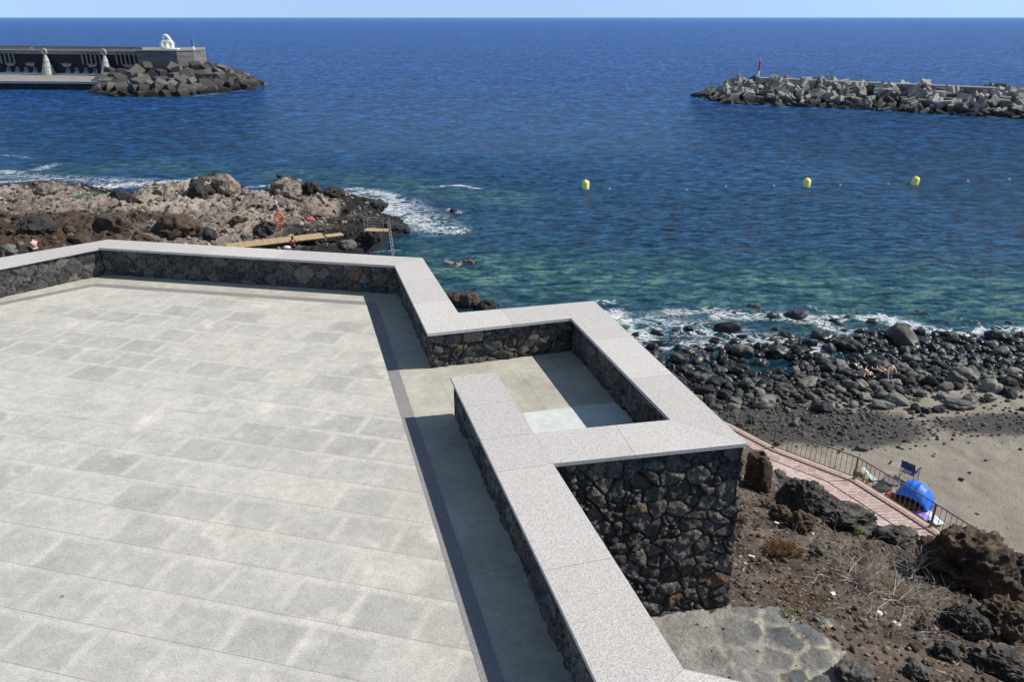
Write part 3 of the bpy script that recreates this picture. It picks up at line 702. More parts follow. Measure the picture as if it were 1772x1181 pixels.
def mat_headland():
    M = Mat('headland_lava', .85, .3); p = M.pos()
    n = M.noise(p, 1.1, 8, .68); n2 = M.noise(p, 5, 7, .72)
    f = M.math('ADD', M.attr('tone'), M.math('MULTIPLY', M.math('SUBTRACT', n, .5), .7), clamp=True)
    c = M.ramp(f, [(.12, (.016, .016, .017)), (.32, (.045, .041, .036)), (.48, (.17, .14, .118)), (.70, (.32, .265, .22)), (1, (.44, .375, .31))])
    bc = M.ramp(n, [(.3, (.035, .023, .017)), (.5, (.075, .05, .035)), (.7, (.14, .10, .07))])
    c = M.mix(M.attr('brown'), c, bc)
    c = M.mix(1, c, M.ramp(n2, [(.3, .45), (.5, 1), (.7, 1.5)]), 'MULTIPLY')
    z = M.sep(p)[2]; wt = M.ramp(M.math('ADD', z, M.math('MULTIPLY', n, .6)), [(.45, 1), (.9, 0)])
    c = M.mix(M.math('MULTIPLY', wt, .85), c, (.010, .011, .012))
    M.col(c).bump(M.math('ADD', n, M.math('MULTIPLY', n2, .6)), 1.0, .3); return M.m
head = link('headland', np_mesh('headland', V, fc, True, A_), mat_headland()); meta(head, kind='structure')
HH = (gx, gy, Z)
def headz(x, y):
    i = min(max(int((x-HH[0][0])/.14), 0), len(HH[0])-2); j = min(max(int((y-HH[1][0])/.14), 0), len(HH[1])-2); return float(HH[2][j, i])
def head_ray(px, py):
    a = (px - CW/2)/F; b = (py - CH/2)/F
    d = Vector((a, math.cos(PITCH) - b*math.sin(PITCH), -(math.sin(PITCH) + b*math.cos(PITCH)))); t = 40.
    while t < 110:
        p = Vector((0, 0, CAMZ)) + d*t
        if p.z <= max(headz(p.x, p.y), 0): return p
        t += .1
    return p
rk = [(538, 330, 16, 12, 'd', 'rounded black sea rock with a pale top off the tip of the headland'), (573, 336, 17, 8, 'd', 'low black rock, outermost of the two by the white surf'),
      (305, 400, 34, 18, 'b', 'large reddish brown lava block beside the pale hollow of the headland'), (188, 388, 24, 14, 'b', 'jagged brown block standing on the brown band of the headland'),
      (58, 398, 26, 11, 'd', 'dark overhanging slab at the left on the brown lava slope'), (118, 400, 10, 7, 'b', 'small brown boulder right of the dark overhanging slab'),
      (15, 438, 16, 8, 'g', 'smooth grey boulder at the far left edge above the coping'), (35, 436, 8, 6, 'd', 'dark boulder touching the smooth grey one at the far left'),
      (490, 330, 26, 15, 't', 'tall pale topped crag at the seaward end of the headland'), (388, 325, 20, 15, 't', 'twin peaked craggy outcrop rising highest at the water edge'), (345, 335, 20, 14, 'd', 'dark craggy shoulder left of the twin peaked outcrop'),
      (410, 385, 12, 9, 'b', 'brown boulder in the middle of the pale lava'), (455, 400, 18, 12, 'd', 'dark hollow faced rock left of the life ring'), (545, 378, 22, 9, 't', 'pale ridge rock under the red cloth'),
      (425, 412, 9, 6, 'g', 'small grey stone left of the boardwalk start'), (140, 420, 15, 9, 'b', 'rusty brown boulder low on the slope, near the coping'), (240, 418, 18, 8, 'b', 'brown lump behind the coping corner'),
      (352, 408, 16, 9, 'd', 'dark rock right of the large reddish block'), (78, 330, 15, 8, 't', 'pale hump at the back left of the headland'), (205, 340, 13, 7, 'd', 'black wet rock at the foam left of centre'), (228, 348, 9, 6, 'd', 'smaller black wet rock beside the foam'),
      (270, 334, 7, 4, 'd', 'tiny black rock awash in the foam line'), (650, 356, 18, 7, 'd', 'black ledge rock washed by white surf'), (600, 425, 16, 9, 'g', 'grey folded lava lobe right of the boardwalk end'), (640, 410, 22, 12, 'd', 'dark lava bluff under the bathing platform'),
      (678, 394, 17, 8, 'd', 'black rounded point beyond the ladder'), (700, 400, 7, 5, 'd', 'last black rock of the point, in the surf'), (784, 365, 6, 3, 'd', 'black rock just breaking the surface off the point')]
RT = mat_rock('tan_lava', [(.25, (.04, .037, .032)), (.5, (.18, .15, .125)), (.7, (.36, .30, .25))], 1.4, wet=True); RDW = mat_rock('wet_dark_lava', LAVA, 1.5, wet=True); RBW = mat_rock('brown_headland_lava', BROWN, 1.5)
RG = mat_rock('grey_lava', [(.25, (.07, .07, .068)), (.5, (.13, .125, .115)), (.75, (.2, .19, .17))], 1.4)
for i, (px, py, w_, h_, kd, lab) in enumerate(rk):
    p = head_ray(px, py + h_*.5); sc = (p - Vector((0, 0, CAMZ))).length/F
    o = link('lava_rock', rock_mesh('lava_rock', 5 if w_ > 15 else 4, 40+i, .3, .26 if kd != 'g' else .08, (w_*sc, w_*sc*.8, h_*sc*1.25), flat=.15 if kd == 'b' else 0),
             {'d': RDW, 'b': RBW, 't': RT, 'g': RG}[kd], loc=(p.x, p.y + w_*sc*.4, p.z + h_*sc*.35), rot=(0, 0, rnd.uniform(-.5, .5)))
    meta(o, lab, 'rock', 'lava rocks on the bathing headland')

# loose lava rubble on the headland
rub = []
for _ in range(5200):
    x = rnd.uniform(-62, -10); y = rnd.uniform(52, 90); z = headz(x, y)
    if z < .25: continue
    rub.append((x, y, rnd.choice([.06, .08, .1, .12, .15, .2, .3])*(1.0 if z > .6 else .8)))
def mat_rub():
    M = Mat('lava_rubble', .9, .2); p = M.pos(); s_ = M.sep(p)
    c = M.ramp(M.attr('tone'), [(0, (.02, .02, .02)), (.3, (.08, .07, .06)), (.6, (.22, .18, .15)), (1, (.38, .32, .26))])
    br = M.ramp(M.attr('tone'), [(0, (.03, .02, .015)), (.6, (.08, .055, .04)), (1, (.17, .12, .08))])
    c = M.mix(M.attr('brown'), c, br); n = M.noise(p, 4, 6, .7)
    c = M.mix(1, c, M.ramp(n, [(.3, .6), (.7, 1.4)]), 'MULTIPLY'); M.col(c).bump(n, .8, .1); return M.m
# ------------------------------------------------------------------ beach
CO = wl([(560, 560), (740, 575), (900, 575), (1000, 580), (1080, 592), (1150, 606), (1250, 604), (1320, 596), (1400, 592), (1500, 580), (1560, 572), (1650, 582), (1772, 592), (1950, 600), (2300, 615)])
cpoly = CO + [(80, 5), (4, 5), (-14, 30)]
gx = np.arange(-14, 60, .16); gy = np.arange(14, 58, .16); X, Y = np.meshgrid(gx, gy)
dc = seg_dist(X, Y, CO); inc = inside(X, Y, cpoly); s_ = np.where(inc, dc, -dc)
Z = np.where(s_ > 0, -.10 + .03*np.minimum(s_, 4) + .095*np.clip(s_-3, 0, 12) + .10*fbm(X*.35, Y*.35, 6, 3)*sstep(7, 3, s_), -.10 + .10*s_)
PTH = [xy(a, b, 2.0) for a, b in [(1180, 705), (1262, 738), (1340, 779), (1478, 832), (1571, 890), (1647, 940), (1750, 1010), (1900, 1110)]]
peb = sstep(-1.0, 1.5, 9.5 - s_ + 2.2*fbm(X*.25, Y*.25, 3, 4)) * 1.0
pa, pb = xy(1450, 735, 1.0); peb = np.maximum(peb, .95*np.exp(-(((X-pa)/4.6)**2 + ((Y-pb)/2.6)**2)**2)); pa, pb = xy(1290, 715, 1.0); peb = np.maximum(peb, np.exp(-(((X-pa)/5.0)**2 + ((Y-pb)/3.2)**2)**2))
pa, pb = xy(1760, 735, 1.0); peb = np.maximum(peb, .75*np.exp(-(((X-pa)/5)**2 + ((Y-pb)/1.6)**2)**2))
Z += .05*fbm(X*.5, Y*.5, 3, 4) + .045*fbm(X*1.9, Y*1.9, 7, 3)*(1-.3*peb) + .05*ridged(X*2.2, Y*2.2, 1, 3)*peb
for px, py, a_, b_ in [(1330, 632, 1.7, 1.3), (1455, 612, 2.0, .9), (1500, 645, 1.0, .8)]:
    pa, pb = xy(px, py, 0); Z -= .32*np.exp(-(((X-pa)/a_)**2 + ((Y-pb)/b_)**2)**2)
beach = link('beach', np_mesh('beach', np.stack([X, Y, Z], -1).reshape(-1, 3), grid_faces(len(gx), len(gy)), True, {'pebble': peb}), SAND); meta(beach, kind='structure')
BH = (gx, gy, Z, s_, peb)
def bi(x, y): return min(max(int((y-14)/.16), 0), len(BH[1])-1), min(max(int((x+14)/.16), 0), len(BH[0])-1)
def bz(x, y): return float(BH[2][bi(x, y)])
def beach_at(px, py):
    p = at(px, py, .8)
    for _ in range(5): p = at(px, py, bz(p.x, p.y))
    return p
# boulders : explicit large ones from the photo, then packed random ones
protos = [rock_mesh('boulder', 4, 100+k, .42, .075, (1, .70 + .12*(k % 3), .52 + .08*(k % 4)), flat=.22 if k % 3 == 0 else .10) for k in range(14)]
for m in protos: m.materials.append(BOUL)
def pix(x, y, z):
    d = Vector((x, y, z-CAMZ)); zc = d.y*math.cos(PITCH) - d.z*math.sin(PITCH); yc = -(d.y*math.sin(PITCH) + d.z*math.cos(PITCH))
    return CW/2 + F*d.x/zc, CH/2 + F*yc/zc, zc
big = [(1563, 586, 31, 17), (1385, 610, 16, 10), (1335, 555, 14, 8), (1300, 543, 13, 7), (1375, 552, 20, 11), (1260, 572, 24, 14), (1143, 595, 13, 8), (1166, 589, 11, 6), (1128, 602, 14, 9), (1171, 622, 17, 12), (1206, 624, 18, 11), (1230, 602, 14, 10),
       (1283, 605, 24, 16), (1345, 608, 21, 14), (1317, 633, 14, 10), (1237, 660, 19, 14), (1292, 663, 18, 14), (1211, 657, 16, 9), (1215, 673, 22, 13), (1253, 681, 18, 15), (1325, 696, 22, 11), (1275, 644, 16, 9), (1420, 580, 18, 11), (1435, 602, 17, 10),
       (1470, 607, 26, 13), (1421, 626, 14, 9), (1395, 663, 22, 9), (1521, 634, 18, 11), (1558, 638, 17, 11), (1627, 631, 14, 9), (1664, 645, 17, 10), (1615, 645, 15, 9), (1608, 662, 14, 9), (1655, 657, 18, 12), (1680, 652, 13, 9), (1690, 623, 14, 7), (1712, 626, 14, 8), (1745, 628, 16, 8), (1755, 644, 13, 7),
       (1712, 668, 19, 11), (1745, 678, 17, 11), (1712, 687, 14, 8), (1497, 687, 16, 8), (1525, 701, 18, 7), (1552, 692, 18, 9), (1585, 707, 12, 8), (1600, 709, 10, 5), (1623, 710, 13, 5), (1423, 705, 16, 10), (1470, 668, 14, 8), (1405, 685, 12, 8), (1352, 660, 11, 6), (1555, 655, 12, 7), (1727, 583, 19, 11), (1700, 592, 12, 7), (1765, 582, 12, 9), (1514, 559, 12, 6), (1490, 575, 12, 6), (1595, 592, 14, 7), (1640, 602, 13, 7), (1655, 700, 22, 8), (1440, 660, 9, 6), (1475, 700, 10, 6), (1265, 553, 9, 4), (1228, 548, 7, 4), (1340, 575, 10, 5), (1225, 735, 9, 5), (1280, 735, 8, 5), (1298, 720, 8, 4), (1770, 708, 5, 4), (1205, 690, 12, 7), (1232, 700, 10, 6), (1270, 705, 12, 6), (1312, 655, 9, 6), (1375, 640, 12, 7), (1455, 640, 11, 6), (1590, 620, 12, 7), (1640, 620, 10, 6), (1575, 605, 12, 6), (1730, 612, 15, 7), (1740, 655, 11, 7), (1590, 680, 14, 7), (1630, 685, 12, 7), (1680, 690, 12, 7)]
placed = []
def put_boulder(x, y, r, sq=None, pr=None):
    pr = pr if pr is not None else rnd.randrange(len(protos))
    o = bpy.data.objects.new('boulder', protos[pr]); col.objects.link(o)
    o.location = (x, y, max(bz(x, y), -.2) + r*.28); k = sq or rnd.uniform(.75, 1.15)
    o.scale = (r, r*rnd.uniform(.8, 1.05), r*k); o.rotation_euler = (rnd.uniform(-.3, .3), rnd.uniform(-.3, .3), rnd.uniform(0, 6.28)); placed.append((x, y, r)); return o
for px, py, w_, h_ in big:
    p = beach_at(px, py + h_*.6); sc = (p-Vector((0, 0, CAMZ))).length/F*.98
    o = put_boulder(p.x, p.y, w_*sc*.95, min(1.3, 1.05*h_/w_*1.5))
    if (px, py) == (1563, 586): meta(o, 'largest wet boulder, long and humped, at the edge of the surf', 'boulder', 'boulders on the shore')
    elif (px, py) == (1292, 663): meta(o, 'pale grey squarish boulder beside the tidal pool, left part of the shore', 'boulder', 'boulders on the shore')
    elif (px, py) == (1325, 696): meta(o, 'wide flat grey boulder lying at the sand edge of the stones', 'boulder', 'boulders on the shore')
    elif (px, py) == (1335, 555): meta(o, 'dark wet boulder standing alone farthest out in the surf', 'boulder', 'boulders on the shore')
    elif (px, py) == (1770, 708): meta(o, 'small black boulder alone on the sand at the right edge', 'boulder', 'boulders on the shore')
    else: meta(o, 'sea worn dark basalt boulder among many on the shore', 'boulder', 'boulders on the shore')
tries = 0; cell = {}
def hit(x, y, r, f=.78):
    for a in range(int(x)-2, int(x)+3):
        for b in range(int(y)-2, int(y)+3):
            for (u, v, q_) in cell.get((a, b), ()):
                if math.hypot(u-x, v-y) < (r+q_)*f: return True
    return False
for u, v, q_ in placed: cell.setdefault((int(u), int(v)), []).append((u, v, q_))
pcx = [xy(1330, 630, .2), xy(1440, 612, .2), xy(1500, 648, .2)]
NB = 300 - len(big); cnt = 0
small = []
while tries < 60000:
    tries += 1
    x = rnd.uniform(5, 44); y = rnd.uniform(32, 54); j, i = bi(x, y); s = float(BH[3][j, i])
    if s < -4.5 or s > 12.5: continue
    if s < 0 and rnd.random() > .2*math.exp(s/2.2): continue
    if s > 8 and rnd.random() > .35*math.exp(-(s-8)/1.5): continue
    px, py, zc = pix(x, y, .5)
    if px < 1040 or px > 1830: continue
    if any(math.hypot(x-a, (y-b)*1.3) < q_ for (a, b), q_ in zip(pcx, (1.5, 1.1))): continue
    ph = tries/60000
    r = rnd.uniform(.32, .5) if ph < .02 else rnd.uniform(.2, .34) if ph < .10 else rnd.uniform(.12, .22) if ph < .35 else rnd.uniform(.05, .13)
    if s > 9: r *= .7
    if math.hypot(x-pcx[2][0], y-pcx[2][1]) < 1.0 and r > .2: continue
    if hit(x, y, r, .72): continue
    cell.setdefault((int(x), int(y)), []).append((x, y, r))
    if cnt < NB and r > .17:
        meta(put_boulder(x, y, r), 'sea worn dark basalt boulder among many on the shore', 'boulder', 'boulders on the shore'); cnt += 1
    else: small.append((x, y, r))
def scatter(name, pts, mat, zf, sub=2, seeds=6, rough=.3, crag=.05, size=(1, .8, .6), emb=.3, flat=.0, smooth=True):
    base = []
    for k in range(seeds):
        m = rock_mesh('tmp', sub, 300+k, rough, crag, size, flat=flat); V = np.zeros(len(m.vertices)*3); m.vertices.foreach_get('co', V); base.append(V.reshape(-1, 3)); bpy.data.meshes.remove(m)
    Fc = ICO[sub][1]; VV = []; FF = []; TT = []; n = 0; rs = np.random.RandomState(len(pts))
    for (x, y, r) in pts:
        a = rs.uniform(0, 6.28); c, s = math.cos(a), math.sin(a); b = base[rs.randint(seeds)]; q_ = rs.uniform(.8, 1.25, 3)*r
        tl = rs.uniform(-.5, .5); b = b*q_; ct, st = math.cos(tl), math.sin(tl)
        yv = b[:, 1]*ct - b[:, 2]*st; zv = b[:, 1]*st + b[:, 2]*ct
        VV.append(np.stack([x + b[:, 0]*c - yv*s, y + b[:, 0]*s + yv*c, zf(x, y) + r*emb + zv], -1)); FF.append(Fc + n); n += len(b); TT.append(np.full(len(b), rs.uniform(0, 1)))
    return link(name, np_mesh(name, np.concatenate(VV), np.concatenate(FF), smooth, {'tone': np.concatenate(TT)}), mat)
def mat_pebble(name, stops, wet=False):
    M = Mat(name, .8, .3); p = M.pos(); n = M.noise(p, 12, 5, .7)
    c = M.ramp(M.attr('tone'), stops); c = M.mix(1, c, M.ramp(n, [(.3, .65), (.7, 1.35)]), 'MULTIPLY')
    if wet:
        z = M.sep(p)[2]; wt = M.ramp(z, [(.35, 1), (.7, 0)]); c = M.mix(M.math('MULTIPLY', wt, .75), c, (.01, .012, .015)); M.set(M.b.inputs['Roughness'], M.ramp(wt, [(0, .8), (1, .3)]))
    M.col(c).bump(n, .5, .02); return M.m
PEB = mat_pebble('beach_pebbles', [(0, (.025, .026, .028)), (.5, (.06, .06, .058)), (.8, (.12, .118, .10)), (1, (.2, .19, .155))], True)
if small: meta(scatter('small_beach_stones', small, PEB, lambda x, y: max(bz(x, y), -.2), 2), 'small dark stones packed between the shore boulders', 'stones', kind='stuff')
pb_ = []
for _ in range(22000):
    x = rnd.uniform(6, 42); y = rnd.uniform(24, 46); j, i = bi(x, y); s = float(BH[3][j, i])
    if s < 1 or s > 26: continue
    pk = float(BH[4][j, i]); 
    if rnd.random() > pk*.9 + .012: continue
    pb_.append((x, y, rnd.choice([.02, .03, .04, .06, .08, .09]) * (1.3 if rnd.random() < .1 else 1)))
meta(scatter('beach_gravel', pb_, PEB, bz, 1, emb=.2, smooth=False), 'dark gravel strewn over the upper beach', 'gravel', kind='stuff')
ro = scatter('lava_rubble', rub, mat_rub(), lambda x, y: headz(x, y), 2, rough=.5, crag=.2, size=(1, .8, .75), emb=.1, flat=.2)
cv = np.zeros(len(ro.data.vertices)*3, np.float32); ro.data.vertices.foreach_get('co', cv); cv = cv.reshape(-1, 3)
a = ro.data.attributes.new('brown', 'FLOAT', 'POINT'); a.data.foreach_set('value', (sstep(-27, -36, cv[:, 0])*sstep(73, 68, cv[:, 1])).astype(np.float32))
tv = np.zeros(len(cv), np.float32); ro.data.attributes['tone'].data.foreach_get('value', tv)
dark = sstep(-18, -11, cv[:, 0] - .12*(cv[:, 1]-66)); dark = np.maximum(dark, sstep(1.1, .6, cv[:, 2])); ro.data.attributes['tone'].data.foreach_set('value', (tv*(1-.75*dark)).astype(np.float32))
meta(ro, 'loose broken lava strewn over the headland', 'rubble', kind='stuff')
# rocks at the foot of the terrace, seen over the coping
for px, py, w_, h_, lab in [(788, 520, 22, 14, 'brown rock at the water behind the coping notch, left of three'), (812, 521, 24, 13, 'peaked brown rock in the middle of three behind the coping notch'), (846, 530, 24, 11, 'dark rounded rock, rightmost of three behind the coping notch'), (770, 520, 14, 10, 'slanting pale rock slab touching the outline of the coping')]:
    p = at(px, py + h_*.5, .0); sc = (p - Vector((0, 0, CAMZ))).length/F
    meta(link('shore_rock', rock_mesh('shore_rock', 5, int(px), .3, .2, (w_*sc*.8, w_*sc*.7, h_*sc*1.1), flat=.2), RBW if px != 846 else RDW, loc=(p.x, p.y, .3)), lab, 'rock', 'shore rocks under the terrace')
# single stones on the sand
for px, py, w_, lab in [(1663, 831, 7, 'dark stone lying alone on the sand right of the folding chair'), (1540, 803, 4, 'small black stone on the sand above the railing'), (1602, 773, 3, 'black stone on open sand above the folding chair'),
                        (1345, 770, 11, 'dark stone behind the railing at the gravel edge'), (1455, 752, 9, 'pale grey stone at the gravel and sand edge'), (1492, 778, 16, 'largest black stone of the gravel patch'), (1570, 765, 8, 'grey stone at the right end of the gravel patch')]:
    p = beach_at(px, py); sc = p.length/F
    meta(put_boulder(p.x, p.y, w_*.020, .8), lab, 'stone', 'loose stones on the sand')

# ------------------------------------------------------------------ footpath and railing
PW = [Vector(p) for p in PTH]
inn_ = offs(PW, -1.55); kerb = offs(PW, .06)
PAT = mat_path()
def ribbon(name, A, B, z0, z1, mat):
    m_ = MB()
    for i in range(len(A)-1): m_.prism([A[i], A[i+1], B[i+1], B[i]], z0, z1)
    return m_.build(name, mat)
meta(ribbon('footpath', offs(PW, -.18), inn_, .2, 2.0, PAT), kind='structure')
meta(ribbon('footpath_kerb', offs(PW, .10), offs(PW, -.18), -.2, 2.06, paint('kerb_stone', (.50, .36, .29), .8, .2, 3)), kind='structure')
RPW = [Vector(xy(a, b, 2.0)) for a, b in [(1705, 979), (1647, 940), (1571, 890), (1478, 832), (1340, 779), (1262, 738), (1215, 718)]]
rl = empty('railing', (PW[3].x, PW[3].y, 2.06), label='brown metal railing with thin balusters along the pink footpath above the beach', cat='railing')
def rrel(o): o.location = Vector(o.location) - rl.location; return o
def along(chain, step, s0=0):
    o = []; acc = s0
    for a, b in zip(chain[:-1], chain[1:]):
        L = (b-a).length
        while acc < L: o.append(a.lerp(b, acc/L)); acc += step
        acc -= L
    return o
m_ = MB(); RH = .98
m_.tube([(p.x, p.y, 2.06+RH) for p in RPW], .026, 8); rrel(m_.build('top_rail', RAIL, rl, True))
m_ = MB(); m_.tube([(p.x, p.y, 2.06+.10) for p in RPW], .014, 6); rrel(m_.build('bottom_rail', RAIL, rl, True))
rp = along(RPW, 3.45, 2.2)
for i, p in enumerate(rp):
    m_ = MB(); m_.box((0, 0, RH/2), (.05, .05, RH)); m_.box((0, 0, .01), (.12, .12, .02)); o = m_.build('post', RAIL, rl); o.location = Vector((p.x, p.y, 2.06)) - rl.location
bal = along(RPW, .205, .1); bm0 = MB().tube([(0, 0, .1), (0, 0, RH)], .0105, 6).mesh('baluster'); bm0.materials.append(RAIL)
for p in bal[:100]:
    o = link('baluster', bm0, None, rl); o.location = Vector((p.x, p.y, 2.06)) - rl.location
if len(bal) > 100:
    m_ = MB()
    for p in bal[100:]: m_.tube([(p.x, p.y, 2.16), (p.x, p.y, 2.06+RH)], .0105, 5)
    o = rrel(m_.build('baluster', RAIL, rl)); o['kind'] = 'stuff'

# ------------------------------------------------------------------ hillside rocks, stones, plants
def hrock(px, py, w_, h_, mat, label, seed, sub=5, crag=.28, deep=.8, dt=0, flat=0, lift=.45, rough=.3):
    p = hill_ray(px, py + h_*.75); sc = (p - Vector((0, 0, CAMZ))).length/F
    o = link('rock', rock_mesh('rock', sub, seed, rough, crag, (w_*sc*.78, w_*sc*deep*.78, h_*sc*.95), flat=flat), mat, loc=(p.x, p.y + w_*sc*deep*.35, p.z + h_*sc*lift), rot=(0, 0, rnd.uniform(-.3, .3)))
    return meta(o, label, 'rock')
hrock(1683, 985, 80, 52, RB, 'big overhanging brown and black lava rock at the end of the railing', 501, 6, .34, .8)
hrock(1745, 1005, 45, 42, RD, 'dark rock with a pale grey flank on the right of the big brown rock', 502, 6, .25)
hrock(1312, 815, 28, 48, RB, 'upright brown rock with a tan side just right of the terrace corner', 503, 5, .36, flat=.1)
hrock(1390, 860, 38, 32, RD, 'rounded dark lava boulder at the inner edge of the footpath', 504, 6, .24)
hrock(1470, 900, 54, 20, RD, 'long low dark lava rock below the rounded boulder by the path', 505, 6, .28)
hrock(1560, 932, 38, 16, RD, 'low dark rock between the long one and the big brown rock', 506, 5, .26)
hrock(1352, 890, 20, 15, RB, 'round brown clod rock below the upright brown rock', 507, 5, .2)
hrock(1388, 905, 26, 22, RB, 'crumbly brown rock next to the round clod', 508, 5, .3)
hrock(1412, 952, 15, 14, RD, 'small smooth black rock tangled in dry twigs', 509, 5, .12)
hrock(1672, 1085, 34, 26, RD, 'dark folded lava rock below the big brown rock', 510, 6, .25)
hrock(1735, 1075, 42, 36, RB, 'brown stained lava rock at the right edge, under the big rock', 511, 6, .3)
hrock(1640, 1130, 24, 16, RD, 'dark angular rock low on the right slope', 512, 5, .3, flat=.2)
hrock(1735, 1158, 42, 22, RD, 'black lava mass in the bottom right corner', 513, 6, .32)
hrock(1600, 1085, 16, 14, RB, 'orange brown pointed stone left of the dark folded rock', 514, 5, .2, flat=.25)
hrock(1590, 1165, 22, 14, RG, 'grey stone at the bottom edge on the slope', 515, 5, .2)
hrock(1480, 1168, 34, 16, RG, 'crumbling pale block at the lower end of the cemented ledge', 516, 5, .22)
hrock(1348, 820, 12, 9, RG, 'small grey stone left of the rounded boulder', 517, 4, .12)
hrock(1430, 868, 9, 6, RG, 'pale cobble at the path edge', 518, 4, .05); hrock(1446, 876, 9, 6, RG, 'second pale cobble at the path edge, right of the first', 519, 4, .05)
SP = mat_pebble('slope_stones', [(0, (.04, .03, .024)), (.5, (.085, .062, .047)), (.85, (.15, .12, .095)), (.97, (.3, .27, .23)), (1, (.42, .39, .34))])
st_ = []
for _ in range(26000):
    x = rnd.uniform(2.0, 13); y = rnd.uniform(4, 20); j = min(int((y-gy0[0])/.045), len(gy0)-1); i = min(int((x-gx0[0])/.045), len(gx0)-1)
    if sdd[j, i] < .1 or not ins[j, i]: continue
    if lg[j, i] > .5 and rnd.random() > .12: continue
    r = rnd.choice([.006, .008, .012, .016, .02, .028]) if rnd.random() < .97 else rnd.uniform(.03, .06)
    if lg[j, i] > .5: r = min(r, .02)
    st_.append((x, y, r))
meta(scatter('slope_gravel', st_, SP, hz, 1, rough=.7, crag=.35, emb=.15, size=(1, .75, .65), smooth=False), 'brown volcanic gravel strewn over the slope', 'gravel', kind='stuff')
# dry bushes : branching twigs
TW = paint('dry_twigs', (.42, .37, .32), .9, .35, 8); TWB = paint('brown_twigs', (.10, .07, .05), .9, .35, 8)
def twig_bush(px, py, spread, height, n, label, mat, seed, rad=.008, lean=(0, 0)):
    p = hill_ray(px, py); r = random.Random(seed)
    m_ = MB()
    def grow(a, d, L, rr, dep):
        pts = [a]; q_ = a.copy(); dd = d.copy()
        for _ in range(4):
            dd = (dd + Vector((r.uniform(-.35, .35), r.uniform(-.35, .35), r.uniform(-.25, .2)))).normalized(); q_ = q_ + dd*L/4; pts.append(q_.copy())
        m_.tube(pts, [rr, rr*.9, rr*.75, rr*.6, rr*.4], 4, False)
        if dep > 0:
            for _ in range(r.choice([2, 3, 3])):
                k = r.randrange(1, 5); nd = (dd + Vector((r.uniform(-1, 1), r.uniform(-1, 1), r.uniform(-.5, .7)))).normalized(); grow(pts[k], nd, L*r.uniform(.45, .8), rr*.6, dep-1)
    for _ in range(n):
        a = r.uniform(0, 6.28); d = Vector((math.cos(a)*spread + lean[0], math.sin(a)*spread + lean[1], height)).normalized()
        grow(Vector((r.uniform(-.1, .1), r.uniform(-.1, .1), 0)), d, r.uniform(.5, 1)*math.hypot(spread, height), rad, 3)
    o = m_.build('dry_bush', mat, loc=p); return meta(o, label, 'bush', 'dry bushes on the slope')
twig_bush(1478, 1005, .5, .28, 16, 'leafless grey bush spreading over the middle of the slope', TW, 1, .010)
twig_bush(1545, 1035, .55, .22, 16, 'tangled bleached bush below the big brown rock', TW, 2, .009, (.1, -.1))
twig_bush(1575, 1000, .22, .42, 4, 'upright forked white twig against the shadow of the big rock', TW, 3, .011)
twig_bush(1530, 1085, .5, .12, 10, 'flattened dry twigs lying around the white litter', TW, 4, .007)
twig_bush(1610, 1095, .35, .12, 4, 'thin dry twigs left of the dark folded rock', TW, 5, .006)
twig_bush(1410, 965, .3, .12, 4, 'few bleached twigs round the small black rock', TW, 6, .006)
def tuft(px, py, rad, h, n, mat, label, seed, cat='grass tuft', kind=None):
    p = hill_ray(px, py); r = random.Random(seed); m_ = MB()
    for _ in range(n):
        a = r.uniform(0, 6.28); q_ = math.sqrt(r.random())*rad; x, y = q_*math.cos(a), q_*math.sin(a)
        z = hz(p.x+x, p.y+y) - p.z; l = h*r.uniform(.4, 1); dx, dy = r.uniform(-.5, .5)*l, r.uniform(-.5, .5)*l
        w_ = .004; pts = [Vector((x, y, z-.01)), Vector((x+dx*.4, y+dy*.4, z+l*.6)), Vector((x+dx, y+dy, z+l))]
        m_.tube(pts, [w_, w_*.9, w_*.6], 3, False)
        for _ in range(2):
            c = pts[1].lerp(pts[2], r.random()); m_.blob(c, (.005, .005, .007), 1)
    o = m_.build('dry_grass', mat, loc=p); return meta(o, label, cat)
STR = paint('straw', (.30, .19, .095), .9, .4, 12); YEL = paint('yellow_lichen_plant', (.30, .24, .08), .9, .4, 12)
tuft(1355, 955, .26, .13, 620, STR, 'orange straw coloured tuft on the upper slope near the wall', 1)
tuft(1383, 1032, .34, .04, 230, STR, 'sparse yellowish tuft in the middle of the slope, below the orange one', 2)
tuft(1372, 1066, .14, .05, 90, YEL, 'small yellow tuft at the rim of the cemented ledge', 3)
tuft(1483, 925, .07, .07, 70, paint('green_sprig', (.30, .36, .06), .9, .3, 12), 'tiny yellow green sprig under the long dark rock', 4, 'plant')
tuft(1497, 975, .08, .14, 40, YEL, 'yellow flowering sprig in the grey bush', 5, 'plant')
tuft(1284, 905, .06, .12, 90, STR, 'narrow straw tuft against the corner of the stone wall', 6)
# litter
def litter(px, py, size, mat, label, name='litter', seed=1):
    p = hill_ray(px, py)
    m_ = MB().box((0, 0, size[2]/2), size, None, min(size)*.2)
    for v in m_.bm.verts: v.co += Vector((math.sin(v.co.y*40), math.cos(v.co.x*37), 0))*size[0]*.06
    o = m_.build(name, mat, loc=(p.x, p.y, p.z+.012), rot=(rnd.uniform(-.2, .2), rnd.uniform(-.2, .2), rnd.uniform(0, 3))); return meta(o, label, 'litter')
litter(1300, 967, (.085, .045, .03), WHITE, 'crushed white carton on the slope left of the orange tuft', 'crushed_carton')
litter(1343, 908, (.07, .035, .03), WHITE, 'pale shard leaning on the crumbly brown rock', 'pale_shard')
litter(1521, 1068, (.07, .06, .05), WHITE, 'round white scrap under the tangled twigs', 'paper_scrap')
litter(1550, 1085, (.09, .06, .04), WHITE, 'crumpled white plastic bag in the dry twigs', 'plastic_bag')
litter(1441, 1031, (.06, .05, .02), WHITE, 'small white curled scrap right of the sparse tuft', 'paper_scrap')

